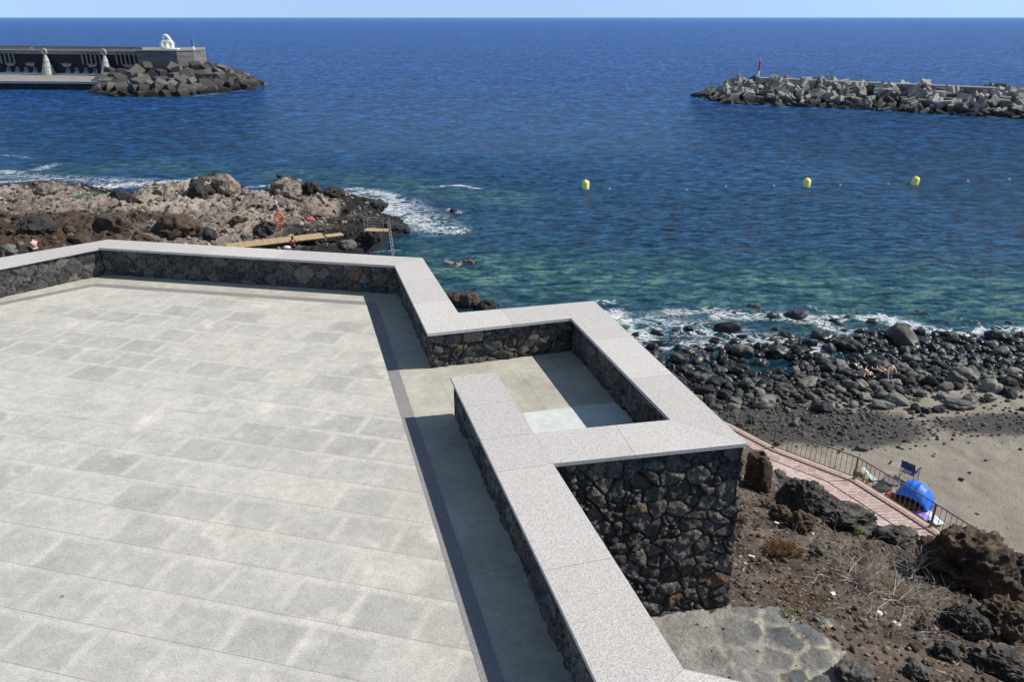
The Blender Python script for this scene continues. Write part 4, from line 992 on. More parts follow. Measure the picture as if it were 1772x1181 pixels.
# ------------------------------------------------------------------ right breakwater
wlp = [xy(a, b, 0) for a, b in [(1205, 166), (1255, 178), (1396, 184), (1501, 189.5), (1606, 195), (1772, 205), (1960, 217)]]
crp = [xy(a, b, 4.6) for a, b in [(1262, 134), (1300, 133.5), (1396, 138), (1501, 142.5), (1606, 147), (1772, 154), (1960, 163)]]
bw = empty('breakwater', (wlp[3][0], wlp[3][1]+8, 0), label='long breakwater of tumbled pale concrete blocks on the right, with a flat concrete crest', cat='breakwater')
def poly_at(ch, t):
    L = [math.hypot(b[0]-a[0], b[1]-a[1]) for a, b in zip(ch[:-1], ch[1:])]; s = t*sum(L)
    for k, l in enumerate(L):
        if s <= l or k == len(L)-1: q_ = min(s/l, 1); return Vector((ch[k][0] + (ch[k+1][0]-ch[k][0])*q_, ch[k][1] + (ch[k+1][1]-ch[k][1])*q_))
        s -= l
m_ = MB(); K = 30; far_w = [(c[0]+2, c[1]+12) for c in crp]
sec = []
for k in range(K+1):
    t = k/K; a = poly_at(wlp, t); c = poly_at(crp, t); d = c + (c-a)*.35 + Vector((0, 1.5)); e = c + (c-a)*1.6 + Vector((0, 5))
    sec.append([m_.bm.verts.new((a.x*.85+c.x*.15, a.y*.85+c.y*.15, -1.2)), m_.bm.verts.new((c.x, c.y, 3.3)), m_.bm.verts.new((d.x, d.y, 3.3)), m_.bm.verts.new((e.x, e.y, -1.2))])
for A, B in zip(sec[:-1], sec[1:]):
    for k in range(3): m_.bm.faces.new((A[k], B[k], B[k+1], A[k+1]))
m_.bm.faces.new(sec[0]); BWB = mat_block('rubble_core', (.02, .02, .018), (.05, .048, .044))
o = m_.build('rubble_core', BWB, bw); o.location = -bw.location
PALE = mat_block('pale_concrete', (.07, .068, .064), (.43, .41, .37))
m_ = MB(); c0 = [poly_at(crp, t) for t in np.linspace(.10, 1, 20)]
for a, b in zip(c0[:-1], c0[1:]): m_.prism([a + Vector((0, .6)), b + Vector((0, .6)), b + Vector((0, 4.2)), a + Vector((0, 4.2))], 2.5, 4.6)
o = m_.build('concrete_crest', PALE, bw); o.location = -bw.location
def grooved(name, s=1.0, h=1.0):
    a = s/2; g = s*.17; dd = s*.14; pts = []
    for k in range(4):
        M_ = Matrix.Rotation(k*math.pi/2, 2); bv = s*.05
        for q_ in [(-a+bv, -a), (-g, -a), (-g*.7, -a+dd), (g*.7, -a+dd), (g, -a), (a-bv, -a)]: pts.append(M_ @ Vector(q_))
    m_ = MB(); m_.prism(pts, -h/2, h/2); return m_.mesh(name)
bp = [grooved('concrete_block', 1, 1.1), grooved('concrete_block', 1, 1.25), grooved('concrete_block', .9, .95), MB().box((0, 0, 0), (1, .55, 1.35), None, .03).mesh('concrete_block')]
for m in bp: m.materials.append(PALE)
r2 = random.Random(21); nb = 0; LAB = 'grooved pale concrete block tumbled among many on the right breakwater'
slots = []
for row in range(6):
    n = 54 if row < 5 else 28
    for k in range(n):
        t = (k + .5*(row % 2) + r2.uniform(-.35, .35))/n
        slots.append((row, max(0, min(1, t))))
r2.shuffle(slots); slots = slots[:298]
def putblock(x, y, z, s, lab, grp, protos_, rr, cat='concrete block'):
    o = bpy.data.objects.new(cat.replace(' ', '_'), protos_[rr.randrange(len(protos_))]); col.objects.link(o)
    o.location = (x, y, z); o.scale = (s,)*3; o.rotation_euler = (rr.uniform(0, 6.28), rr.uniform(0, 6.28), rr.uniform(0, 6.28)); return meta(o, lab, cat, grp)
for row, t in slots:
    a = poly_at(wlp, t); c = poly_at(crp, t)
    if row < 5:
        f_ = [.0, .22, .46, .7, .93][row] + r2.uniform(-.08, .08); p = a.lerp(c, f_); z = -.3 + 4.0*f_ + r2.uniform(-.3, .3)
    else: p = c + Vector((0, 5.2 + r2.uniform(-.5, .9))); z = 3.7 + r2.uniform(-.4, .4)
    if t < .035: z *= .6 + 11*t
    putblock(p.x, p.y, z, r2.uniform(1.55, 2.3), LAB, 'blocks of the right breakwater', bp, r2)
# beacon on the right breakwater
def beacon(loc, c2, lab, hh, mat_top, r0=.32):
    e = empty('harbour_beacon', loc, label=lab, cat='beacon')
    MB().lathe((0, 0, 0), [(r0*1.5, 0), (r0*1.5, .15), (r0, .16), (r0, hh*.3)], 14).build('base', WHITE, e)
    MB().lathe((0, 0, hh*.3), [(r0, 0), (r0, hh*.62)], 14).build('mast', mat_top, e)
    MB().lathe((0, 0, hh*.92), [(r0*.5, 0), (r0*.9, .05), (r0*.9, .12), (r0*.4, .14), (r0*.4, .4), (.05, .45), (.04, .8)], 12).build('lantern', STEEL, e)
    return e
p = at(1314, 133, 4.6); beacon((p.x, p.y+1.0, 4.9), 0, 'slim red and white harbour beacon on the tip of the right breakwater', 3.9, paint('red_paint', (.45, .03, .03), .5, .1, 3), .24)
for fpx in (1434,): pass

# ------------------------------------------------------------------ left harbour
def wpt(px, t, z=0):
    X = (px-CW/2)/F*t; return Vector((X, t*1.057, z))
A = wpt(-60, 252); B = wpt(243, 240); wd = (B-A); wd.z = 0; WL = wd.length; wdn = wd.normalized(); wn = Vector((wdn.y, -wdn.x, 0))   # wn faces the camera
hw = empty('harbour_wall', (B.x, B.y, 0), label='long dark harbour wall on the left with relief decorations and a grey blockhouse end', cat='harbour wall')
DARK = paint('dark_plaster', (.022, .023, .03), .9, .3, .5); GREY = paint('grey_relief', (.30, .29, .27), .9, .2, 1); LIGHT = paint('pale_band', (.26, .245, .22), .9, .25, .6)
ZW = 9.5
def wbox(s0, s1, o0, o1, z0, z1, mat, name='wall', parent=hw, local=True):
    """box along the wall line: s from B leftwards (negative), o towards camera"""
    m_ = MB(); pts = [B + wdn*s0 + wn*o0, B + wdn*s1 + wn*o0, B + wdn*s1 + wn*o1, B + wdn*s0 + wn*o1]
    m_.prism([(q_.x, q_.y) for q_ in pts], z0, z1); o = m_.build(name, mat, parent); o.location = -parent.location; return o
wbox(-WL, 0, -3, 0, -1, ZW-1.3, DARK, 'wall'); wbox(-WL, 0, -3.2, .25, ZW-1.3, ZW-.05, LIGHT, 'wall_band'); wbox(-WL, 0, -3.4, -3.1, ZW-.05, ZW+.95, LIGHT, 'parapet')
wbox(-WL, 0, .25, .42, ZW-.15, ZW+.05, WHITE, 'cornice_line'); wbox(-WL, 0, -.1, .1, ZW+.85, ZW+.97, RAIL, 'handrail')
bs = bpy.data.meshes.new('x'); m_ = MB()
for k in range(90): q_ = B - wdn*(k*.6+.3) ; m_.box((q_.x, q_.y, ZW+.4), (.14, .14, .9))
o = m_.build('balustrade', LIGHT, hw); o.location = -hw.location
# the head of the mole
Hp = [B + wn*.4, wpt(311, 238), wpt(340, 241), wpt(359, 247), wpt(361, 262), wpt(250, 262)]
HM = Mat('weathered_concrete_head', .9, .2); pp = HM.pos(); n_ = HM.noise(HM.map(pp, scale=(.3, .3, 2.2)), .6, 6, .7); HM.col(HM.ramp(n_, [(.3, (.10, .10, .10)), (.55, (.19, .18, .17)), (.75, (.28, .26, .235))]))
m_ = MB(); m_.prism([(q_.x, q_.y) for q_ in Hp], -1, ZW-.1); o = m_.build('mole_head', HM.m, hw); o.location = -hw.location
m_ = MB(); m_.prism([((q_-Hp[0]).x*1.01 + Hp[0].x, (q_-Hp[0]).y*1.01 + Hp[0].y - .15) for q_ in Hp], ZW-.1, ZW+.12); o = m_.build('mole_cap', LIGHT, hw); o.location = -hw.location
e1 = (Hp[1]-Hp[0]).normalized(); m_ = MB(); a_ = Hp[0] + Vector((0, -.15, 0)); b_ = Hp[1] + Vector((0, -.15, 0)); m_.tube([(a_.x, a_.y, 6.3), (b_.x, b_.y, 6.3)], .09, 6); o = m_.build('ledge_line', LIGHT, hw); o.location = -hw.location
# quay
q0 = at(-60, 139.5, 2.2); q1 = at(168, 141, 2.2); q2 = at(190, 141, 2.2)
qm = MB(); wa = A + wn*.0; 
qm.prism([(q0.x, q0.y), (q1.x, q1.y), (B.x-7, B.y+0), (A.x, A.y)], -1, 2.1); meta(qm.build('quay', paint('quay_paving', (.27, .25, .23), .9, .2, .3)), kind='structure')
qm = MB(); qm.prism([(q0.x, q0.y-.25), (q1.x, q1.y-.25), (q1.x, q1.y+.5), (q0.x, q0.y+.5)], 1.6, 2.25); meta(qm.build('quay_kerb', paint('quay_kerb_paint', (.42, .40, .36), .9, .2, .5)), kind='structure')
qm = MB(); qm.prism([(q0.x, q0.y-.2), (q1.x, q1.y-.2), (q1.x, q1.y+1), (q0.x, q0.y+1)], -1.5, 1.6); meta(qm.build('quay_face', DARK), kind='structure')
qm = MB(); qm.prism([(q1.x, q1.y), (q2.x+1, q2.y), (B.x+3, B.y-1), (B.x-7, B.y)], -1, 2.6); meta(qm.build('quay_end', LIGHT), kind='structure')
wbox(-WL, -2, .3, .9, 2.1, 2.5, WHITE, 'base_ledge')
def wface(px):   # distance along wall for a photo column
    best = None
    for k in range(0, int(WL*10)):
        q_ = B - wdn*(k*.1); x = CW/2 + F*q_.x/(q_.y*math.cos(PITCH) + (CAMZ-5)*math.sin(PITCH))
        if x <= px: return -k*.1
    return -WL
MW = Matrix(((wdn.x, 0, wn.x, 0), (wdn.y, 0, wn.y, 0), (0, 1, 0, 0), (0, 0, 0, 1)))
def onwall(px, z, o_=.05): q_ = B + wdn*wface(px) + wn*o_; return Matrix.Translation((q_.x, q_.y, z)) @ MW
CWH = paint('cone_plaster', (.48, .455, .41), .85, .2, 1)
for px in (88, 190):
    q_ = B + wdn*wface(px) + wn*1.6
    cone = [(2.1, 0), (1.55, 1.95), (1.42, 1.98), (1.42, 2.12), (1.52, 2.15), (1.05, 3.6), (.92, 3.62), (.92, 3.76), (1.02, 3.8), (.62, 5.0), (.5, 5.02), (.5, 5.14), (.56, 5.17), (.34, 5.9), (.15, 6.2)]
    m_ = MB(); m_.lathe((q_.x, q_.y, 2.2), cone, 24); m_.ring((q_.x, q_.y, 9.0), .75, .28, (wn.x, wn.y, .0)); o = m_.build('cone_relief', CWH, hw); o.location = -hw.location
for px0, n in ((6, 4), (147, 5), (206, 5)):
    for k in range(n):
        px = px0 + k*7.6; M_ = onwall(px, 5.2, .3); m_ = MB()
        m_.plate([(-.17, 0), (.17, 0), (.2, 3.9), (-.2, 3.9)], M_, .35); m_.plate([(-.75, 3.6), (.75, 3.6), (.75, 3.95), (-.75, 3.95)], M_, .35); o = m_.build('rib_relief', LIGHT, hw); o.location = -hw.location
for k, px in enumerate((20, 54, 117, 161, 223)):
    fl_ = 1 if k in (1, 4) else -1; tl = .12*(-fl_)
    M_ = onwall(px, 4.5, .1) @ Matrix.Rotation(tl, 4, 'Z'); m_ = MB()
    m_.plate([(-fl_*a_, b_) for a_, b_ in [(-1.0, 0), (1.3, 0), (1.9, .75), (.4, .62), (.1, 1.2), (-.3, .75), (-1.9, 1.3)]], M_, .3); o = m_.build('boat_relief', GREY, hw); o.location = -hw.location
wvx = [14, 29, 44, 60, 75, 117, 132, 148, 164, 179, 222, 238]
for px in wvx:
    M_ = onwall(px, 2.4, .1); m_ = MB(); c_ = M_ @ Vector((.2, 1.15, .2)); m_.ring(c_, .52, .2, (wn.x, wn.y, 0), 18, 6)
    m_.plate([(-1.7, 0), (.8, 0), (.9, .8), (-.3, .9)], M_, .3); o = m_.build('wave_relief', GREY, hw); o.location = -hw.location
m_ = MB(); M_ = onwall(62, 10.0, -.1); m_.box(M_.translation, (.7, .3, .8), None, .1); q_ = M_.translation
o = MB().ring((q_.x, q_.y-.4, ZW+.3), .3, .12, (0, 1, 0), 16, 6).build('life_ring', paint('yellow_paint', (.75, .55, .05), .5, .1, 3)); meta(o, 'tiny yellow ring on the balustrade of the harbour wall', 'life ring')
# pole at the far left
m_ = MB(); p = at(-4, 128, 2.1); e = empty('mooring_pole', (p.x, p.y-6, 2.1), label='white leaning pole on a pale blue base at the left edge of the quay', cat='pole')
MB().tube([(0, 0, 1.5), (-.9, 0, 7.5)], .16, 8).build('pole', WHITE, e); MB().box((-.4, -1.2, .8), (1.4, 1.4, 2.6), None, .15).build('base', paint('pale_blue', (.45, .68, .72), .6, .1, 2), e)
# blocks in front of the mole head
wl_l = [xy(a, b, 0) for a, b in [(160, 160), (198, 164), (245, 167), (312, 165.5), (354, 161.5), (400, 157), (425, 154), (448, 146)]]
bk_l = [(wpt(185, 240).x, wpt(185, 240).y-4), (wpt(215, 238).x, wpt(215, 238).y-3), (wpt(245, 238).x, wpt(245, 238).y-3), (wpt(311, 236).x, wpt(311, 236).y-3), (wpt(340, 239).x, wpt(340, 239).y-2), (wpt(366, 245).x, wpt(366, 245).y), (wpt(385, 245).x, wpt(385, 245).y), (wpt(420, 238).x, wpt(420, 238).y)]
DB = mat_block('dark_concrete', (.05, .048, .046), (.145, .135, .125)); cb = [MB().box((0, 0, 0), (1, 1, 1), None, .04).mesh('concrete_block'), MB().box((0, 0, 0), (1, .9, 1.15), None, .04).mesh('concrete_block'), MB().box((0, 0, 0), (1.1, .8, 1), None, .05).mesh('concrete_block')]
for m in cb: m.materials.append(DB)
m_ = MB(); sec = []
for k in range(21):
    a = poly_at(wl_l, k/20); c = poly_at(bk_l, k/20); h = 4.4*(1-sstep(.72, 1.0, k/20)) if k/20 > .72 else 4.4*min(1, .5 + k/20*3)
    sec.append([m_.bm.verts.new((a.x*.9+c.x*.1, a.y*.9+c.y*.1, -1.2)), m_.bm.verts.new((c.x, c.y, float(h)-1.2)), m_.bm.verts.new((c.x, c.y+20, float(h)-1.5)), m_.bm.verts.new((c.x, c.y+28, -1.2))])
for A1, B1 in zip(sec[:-1], sec[1:]):
    for k in range(3): m_.bm.faces.new((A1[k], B1[k], B1[k+1], A1[k+1]))
m_.bm.faces.new(sec[-1]); o = m_.build('rubble_mound', BWB); meta(o, 'dark rubble mound under the cube blocks of the left mole head', 'rubble mound')
r3 = random.Random(5)
for row in range(7):
    n = [19, 18, 17, 15, 13, 10, 6][row]
    for k in range(n):
        t = (k + .5 + r3.uniform(-.3, .3))/n; f_ = row/6 + r3.uniform(-.06, .06); a = poly_at(wl_l, t); c = poly_at(bk_l, t); p = a.lerp(c, f_)
        h = 4.6 if t < .72 else 4.6*(1 - .75*(t-.72)/.28); h *= min(1, .45 + t*3.2)
        putblock(p.x, p.y, -.2 + h*f_ + r3.uniform(-.3, .3), r3.uniform(2.5, 3.3), 'dark cube shaped concrete block piled among many round the left mole head', 'cube blocks of the left mole', cb, r3, 'concrete cube')
# second arm of the mound behind the tip
for k in range(9):
    t = k/8; p = Vector((wpt(366 + 62*t, 250 - 8*t).x, wpt(366 + 62*t, 250 - 8*t).y)); putblock(p.x, p.y, 3.4 - 3.0*t, 3.0, 'dark cube shaped concrete block piled among many round the left mole head', 'cube blocks of the left mole', cb, r3, 'concrete cube')
# sculpture, marker
sp0 = wpt(298, 246); sc_ = empty('white_sculpture', (sp0.x, sp0.y, ZW+.1), label='bulky white sculpture of knotted loops standing on the left mole head', cat='sculpture')
m_ = MB(); th = np.linspace(0, 2*math.pi, 22)
m_.tube([(-.75 + .75*math.cos(a), -.3+.3*math.sin(a), 1.35 + 1.0*math.sin(a)) for a in th], .75, 12)
m_.tube([(.65 + .65*math.cos(a), .2*math.cos(a), 1.3 + 1.1*math.sin(a)) for a in th], .72, 12)
m_.tube([(-1.0, 0, 2.2), (-1.1, 0, 3.4), (-.6, 0, 4.1), (.1, 0, 4.0), (.7, 0, 3.2), (1.0, 0, 2.2)], [.5, .42, .45, .5, .55, .6], 12)
m_.box((1.6, -.2, .15), (3.6, 2.2, .3), None, .05)
m_.build('loops', paint('white_stone', (.85, .83, .78), .7, .06, 2), sc_, True)
sp1 = wpt(341, 246); beacon((sp1.x, sp1.y, ZW+.1), 0, 'short green and white marker post on the left mole head', 3.1, paint('green_paint', (.02, .25, .17), .5, .1, 3), .36)
sp2 = wpt(312, 244); o = MB().tube([(0, 0, 0), (0, 0, 2.4)], .05, 6).build('thin_post', STEEL, loc=(sp2.x, sp2.y, ZW+.1)); meta(o, 'thin grey post right of the white sculpture', 'post')

# ------------------------------------------------------------------ buoys and floats
YB = paint('yellow_plastic', (.95, .85, .22), .45, .06, 2)
def buoy(px, py, lab, tilt=0):
    p = at(px, py, 0); s = (p-Vector((0, 0, CAMZ))).length/F
    e = empty('buoy', (p.x, p.y, 0), label=lab, cat='buoy', group='yellow buoys')
    o = MB().lathe((0, 0, -.35), [(.30, 0), (.40, .12), (.44, .4), (.44, 1.0), (.36, 1.22), (.2, 1.32)], 18).build('body', YB, e, True); o.rotation_euler = (0, tilt, 0)
    o = MB().lathe((0, 0, .96), [(.12, 0), (.12, .06), (.05, .08), (.05, .14)], 10).build('cap', YB, e)
buoy(1013, 326, 'yellow buoy farthest to the left', .03); buoy(1395, 322.5, 'middle one of the three yellow buoys', .08); buoy(1582, 319.5, 'yellow buoy at the right, slightly tilted', .15)
FW = paint('float_white', (.7, .7, .66), .5, .1, 3)
for k, px in enumerate([(1055, 327), (1188, 329), (1256, 323), (1339, 322), (1454, 320.5), (1537, 318.5), (1675, 313.5), (1747, 310)]):
    p = at(px[0], px[1], 0); o = MB().blob((0, 0, 0), (.12, .09, .09), 2).build('float', FW, None, True, (p.x, p.y, .02)); meta(o, 'small pale float on the line between the yellow buoys', 'float', 'floats of the buoy line')

# ------------------------------------------------------------------ people
def skin_body(name, J_, E_, rad, mat, parent, sub=1):
    m = bpy.data.meshes.new(name); m.from_pydata([J_[k] for k in J_], [(list(J_).index(a), list(J_).index(b)) for a, b in E_], [])
    o = bpy.data.objects.new(name, m); col.objects.link(o); sm = o.modifiers.new('s', 'SKIN'); m.skin_vertices[0] if m.skin_vertices else None
    if not m.skin_vertices: m.attributes.new('skin', 'FLOAT', 'POINT')
    for i, k in enumerate(J_):
        r = rad[k]; m.skin_vertices[0].data[i].radius = (r, r) if not hasattr(r, '__len__') else r
    m.skin_vertices[0].data[0].use_root = True
    ss = o.modifiers.new('u', 'SUBSURF'); ss.levels = sub; ss.render_levels = sub
    bpy.context.view_layer.update(); dg = bpy.context.evaluated_depsgraph_get(); ev = bpy.data.meshes.new_from_object(o.evaluated_get(dg))
    bpy.data.objects.remove(o); ev.name = name
    for p in ev.polygons: p.use_smooth = True
    ev.materials.clear(); ev.materials.append(mat)
    return link(name, ev, None, parent)
POSES = {
 'sit': dict(pelvis=(0, 0, .12), spine=(0, -.03, .34), chest=(0, .0, .50), neck=(0, .03, .63), head=(0, .06, .76), shl=(-.18, 0, .55), shr=(.18, 0, .55), ell=(-.26, .16, .36), elr=(.26, .16, .36), hal=(-.14, .38, .34), har=(.14, .38, .34), hil=(-.10, .02, .11), hir=(.10, .02, .11), knl=(-.13, .38, .42), knr=(.14, .38, .40), anl=(-.12, .62, .06), anr=(.14, .6, .06), tol=(-.13, .80, .03), tor=(.15, .78, .03)),
 'long': dict(pelvis=(0, 0, .12), spine=(0, -.08, .33), chest=(0, -.12, .50), neck=(0, -.12, .63), head=(0, -.11, .77), shl=(-.18, -.12, .55), shr=(.18, -.12, .55), ell=(-.26, -.22, .32), elr=(.26, -.22, .32), hal=(-.25, -.30, .06), har=(.25, -.30, .06), hil=(-.10, .02, .11), hir=(.10, .02, .11), knl=(-.12, .45, .18), knr=(.14, .44, .22), anl=(-.14, .88, .06), anr=(.15, .84, .06), tol=(-.15, .92, .18), tor=(.16, .9, .18)),
 'stand': dict(pelvis=(0, 0, .95), spine=(0, 0, 1.15), chest=(0, .01, 1.32), neck=(0, .01, 1.47), head=(0, .03, 1.61), shl=(-.19, 0, 1.40), shr=(.19, 0, 1.40), ell=(-.26, .0, 1.12), elr=(.26, 0, 1.12), hal=(-.24, .10, .88), har=(.24, .1, .88), hil=(-.10, 0, .92), hir=(.10, 0, .92), knl=(-.12, .03, .50), knr=(.12, .03, .50), anl=(-.13, 0, .08), anr=(.13, 0, .08), tol=(-.14, .15, .04), tor=(.14, .15, .04)),
 'float': dict(pelvis=(0, .0, -.06), spine=(0, -.22, -.02), chest=(0, -.38, .04), neck=(0, -.50, .12), head=(0, -.58, .22), shl=(-.18, -.42, .05), shr=(.18, -.42, .05), ell=(-.40, -.28, -.04), elr=(.40, -.28, -.04), hal=(-.58, -.12, -.06), har=(.58, -.12, -.06), hil=(-.10, .05, -.05), hir=(.10, .05, -.05), knl=(-.13, .46, .0), knr=(.13, .46, .02), anl=(-.15, .88, .12), anr=(.15, .88, .14), tol=(-.16, .98, .28), tor=(.17, .98, .30)),
 'swim': dict(pelvis=(0, -.25, -.35), spine=(0, -.18, -.15), chest=(0, -.12, .0), neck=(0, -.06, .12), head=(0, -.03, .26), shl=(-.19, -.12, .04), shr=(.19, -.12, .04), ell=(-.42, .05, .02), elr=(.42, .05, .02), hal=(-.60, .25, -.02), har=(.6, .22, .0), hil=(-.1, -.3, -.38), hir=(.1, -.3, -.38), knl=(-.14, -.6, -.6), knr=(.14, -.6, -.6), anl=(-.14, -.9, -.7), anr=(.14, -.9, -.7), tol=(-.14, -1.05, -.72), tor=(.14, -1.05, -.72)),
 'bend': dict(pelvis=(0, 0, .30), spine=(0, .16, .46), chest=(0, .30, .54), neck=(0, .42, .56), head=(0, .54, .54), shl=(-.18, .3, .52), shr=(.18, .3, .52), ell=(-.24, .44, .28), elr=(.24, .44, .28), hal=(-.14, .55, .06), har=(.14, .55, .06), hil=(-.1, .0, .28), hir=(.1, 0, .28), knl=(-.16, .38, .32), knr=(.16, .38, .32), anl=(-.14, .18, .06), anr=(.14, .18, .06), tol=(-.14, .36, .03), tor=(.14, .36, .03)),
}
RAD = dict(pelvis=.13, spine=.115, chest=.125, neck=.055, head=.088, shl=.06, shr=.06, ell=.042, elr=.042, hal=.03, har=.03, hil=.09, hir=.09, knl=.058, knr=.058, anl=.04, anr=.04, tol=.03, tor=.03)
EDG_ = [('pelvis', 'spine'), ('spine', 'chest'), ('chest', 'neck'), ('neck', 'head'), ('chest', 'shl'), ('chest', 'shr'), ('shl', 'ell'), ('ell', 'hal'), ('shr', 'elr'), ('elr', 'har'), ('pelvis', 'hil'), ('pelvis', 'hir'), ('hil', 'knl'), ('knl', 'anl'), ('anl', 'tol'), ('hir', 'knr'), ('knr', 'anr'), ('anr', 'tor')]
def person(loc, rz, pose, label, skin=SKIN, clothes=(), hair=HAIR, hat=None, s=1.0, longhair=False):
    e = empty('person', loc, rz, label=label, cat='person'); e.scale = (s,)*3
    J_ = {k: Vector(v) for k, v in POSES[pose].items()}
    body = skin_body('body', J_, EDG_, RAD, skin, e)
    b = bmesh.new(); b.from_mesh(body.data)
    mb_ = MB(); mb_.bm.free(); mb_.bm = b
    hd = J_['head']; nk = J_['neck']; up = (hd-nk).normalized(); fw = Vector((0, 1, 0)); fw = (fw - up*fw.dot(up)).normalized(); sdv = fw.cross(up)
    c = hd + up*.03
    mb_.blob(c, (.080, .095, .115), 3, up.to_track_quat('Z', 'Y').to_euler())
    mb_.blob(c + fw*.097 - up*.005, (.014, .02, .024), 2); [mb_.blob(c + sdv*.082*q_, (.012, .02, .03), 2) for q_ in (-1, 1)]
    mb_.blob(c + fw*.088 - up*.05, (.026, .012, .008), 2)
    for h_, el in (('hal', 'ell'), ('har', 'elr')):
        w_ = J_[h_]; d = (w_-J_[el]).normalized(); s1 = d.orthogonal().normalized(); s2 = d.cross(s1)
        mb_.blob(w_ + d*.045, (.040, .040, .05), 2)
        for k in range(4):
            o_ = s1*(k-1.5)*.019; L = (.062, .075, .07, .055)[k]; mb_.tube([w_ + d*.07 + o_, w_ + d*(.07+L*.55) + o_ + s2*.006, w_ + d*(.07+L) + o_ + s2*.02], [.0095, .009, .007], 6)
        mb_.tube([w_ + d*.03 + s1*.035, w_ + d*.06 + s1*.06, w_ + d*.085 + s1*.066], [.011, .010, .008], 6)
    b.to_mesh(body.data); b.free()
    for p in body.data.polygons: p.use_smooth = True
    hm = MB(); hm.blob(c + up*.022 - fw*.016, (.092, .102, .112), 3, up.to_track_quat('Z', 'Y').to_euler())
    if longhair: hm.blob(c - up*.10 - fw*.065, (.085, .05, .16), 2)
    ho = hm.build('hair', hair, e, True)
    for v in ho.data.vertices:   # keep the face free
        q_ = v.co - c
        if q_.dot(fw) > .02 and q_.dot(up) < .045: v.co -= fw*(q_.dot(fw)-.0)
    me = MB(); [me.blob(c + fw*.088 + up*.018 + sdv*.032*q_, (.012, .006, .008), 1) for q_ in (-1, 1)]; me.build('eyes', HAIR, e)
    for what, mt in clothes:
        if what == 'shorts':
            sub_ = {k: J_[k] for k in ('pelvis', 'hil', 'hir')}; sub_['kl'] = J_['hil'].lerp(J_['knl'], .55); sub_['kr'] = J_['hir'].lerp(J_['knr'], .55); sub_['w'] = J_['pelvis'].lerp(J_['spine'], .35)
            skin_body('shorts', sub_, [('pelvis', 'w'), ('pelvis', 'hil'), ('pelvis', 'hir'), ('hil', 'kl'), ('hir', 'kr')], dict(pelvis=.145, w=.135, hil=.105, hir=.105, kl=.095, kr=.095), mt, e)
        if what == 'shirt':
            sub_ = {k: J_[k] for k in ('chest', 'spine', 'shl', 'shr')}; sub_['p'] = J_['spine'].lerp(J_['pelvis'], .7); sub_['al'] = J_['shl'].lerp(J_['ell'], .5); sub_['ar'] = J_['shr'].lerp(J_['elr'], .5); sub_['n'] = J_['chest'].lerp(J_['neck'], .45)
            skin_body('shirt', sub_, [('chest', 'spine'), ('spine', 'p'), ('chest', 'shl'), ('chest', 'shr'), ('shl', 'al'), ('shr', 'ar'), ('chest', 'n')], dict(chest=.142, spine=.135, p=.145, shl=.075, shr=.075, al=.065, ar=.065, n=.08), mt, e)
        if what == 'band':
            a_ = J_['chest'].lerp(J_['spine'], .35); u_ = (J_['chest']-J_['spine']).normalized(); skin_body('bikini_top', {'a': a_-u_*.03, 'b': a_+u_*.03}, [('a', 'b')], dict(a=(.135, .135), b=(.135, .135)), mt, e)
    if hat:
        MB().lathe(c + up*.035, [(.19, 0), (.185, .012), (.11, .02), (.10, .10), (.05, .12)], 18).build('hat', hat, e, True)
    return e
def seat(p, dz=0): return (p.x, p.y, p.z + dz)
BLK = paint('black_swimwear', (.012, .012, .015), .6, .2, 5); NAVY = paint('navy_cloth', (.03, .045, .12), .7, .2, 5); RED = paint('maroon_cloth', (.12, .02, .025), .7, .2, 5)
p = at(1493, 653, .62); person((p.x, p.y, .50), -1.15, 'sit', 'person in a dark bikini sitting with bent knees on wet stones, left of the pair', SKIN2, (('band', BLK), ('shorts', BLK)), longhair=True, s=1.05)
p = at(1536, 650, .62); person((p.x, p.y, .55), .35, 'long', 'bare backed person in blue shorts sitting on the wet stones, right of the pair', SKIN2, (('shorts', NAVY),), s=1.12)
p = at(790, 457, 0); person((p.x, p.y, .02), 1.25, 'float', 'person floating on the back in the sea with feet out of the water', SKIN2, (('shorts', BLK),), s=1.05)
p = at(812, 453, 0); person((p.x, p.y, .0), 2.6, 'swim', 'person treading water right of the floating one', SKIN, (('shorts', RED),), s=1.05)
p = at(1434.5, 138.5, 4.6); person((p.x, p.y+1.6, 4.6), 2.9, 'stand', 'person in a white top standing on the crest of the right breakwater', SKIN, (('shirt', WHITE), ('shorts', RED)))
p = head_ray(508, 431); person((p.x, p.y, p.z+.1), .4, 'sit', 'dark haired person in a maroon top sitting below the boardwalk', SKIN, (('shirt', RED), ('shorts', RED)), longhair=True, s=1.1)
p = head_ray(478, 360); person((p.x, p.y, p.z+.1), 2.4, 'sit', 'person in a white shirt sitting high on the pale rocks behind the life ring', SKIN2, (('shirt', WHITE), ('shorts', NAVY)))
p = head_ray(62, 436); person((p.x, p.y, p.z+.15), 1.0, 'sit', 'dark haired person in a pink and white top behind the left coping', SKIN2, (('shirt', paint('pink_cloth', (.7, .35, .38), .7, .1, 4)), ('shorts', WHITE)), s=1.1)
o = MB().blob((0, 0, .12), (.32, .22, .16), 3).build('towel', WHITE, None, True); p = head_ray(497, 432); o.location = (p.x, p.y, p.z+.05); meta(o, 'white towel bundle left of the person below the boardwalk', 'towel')

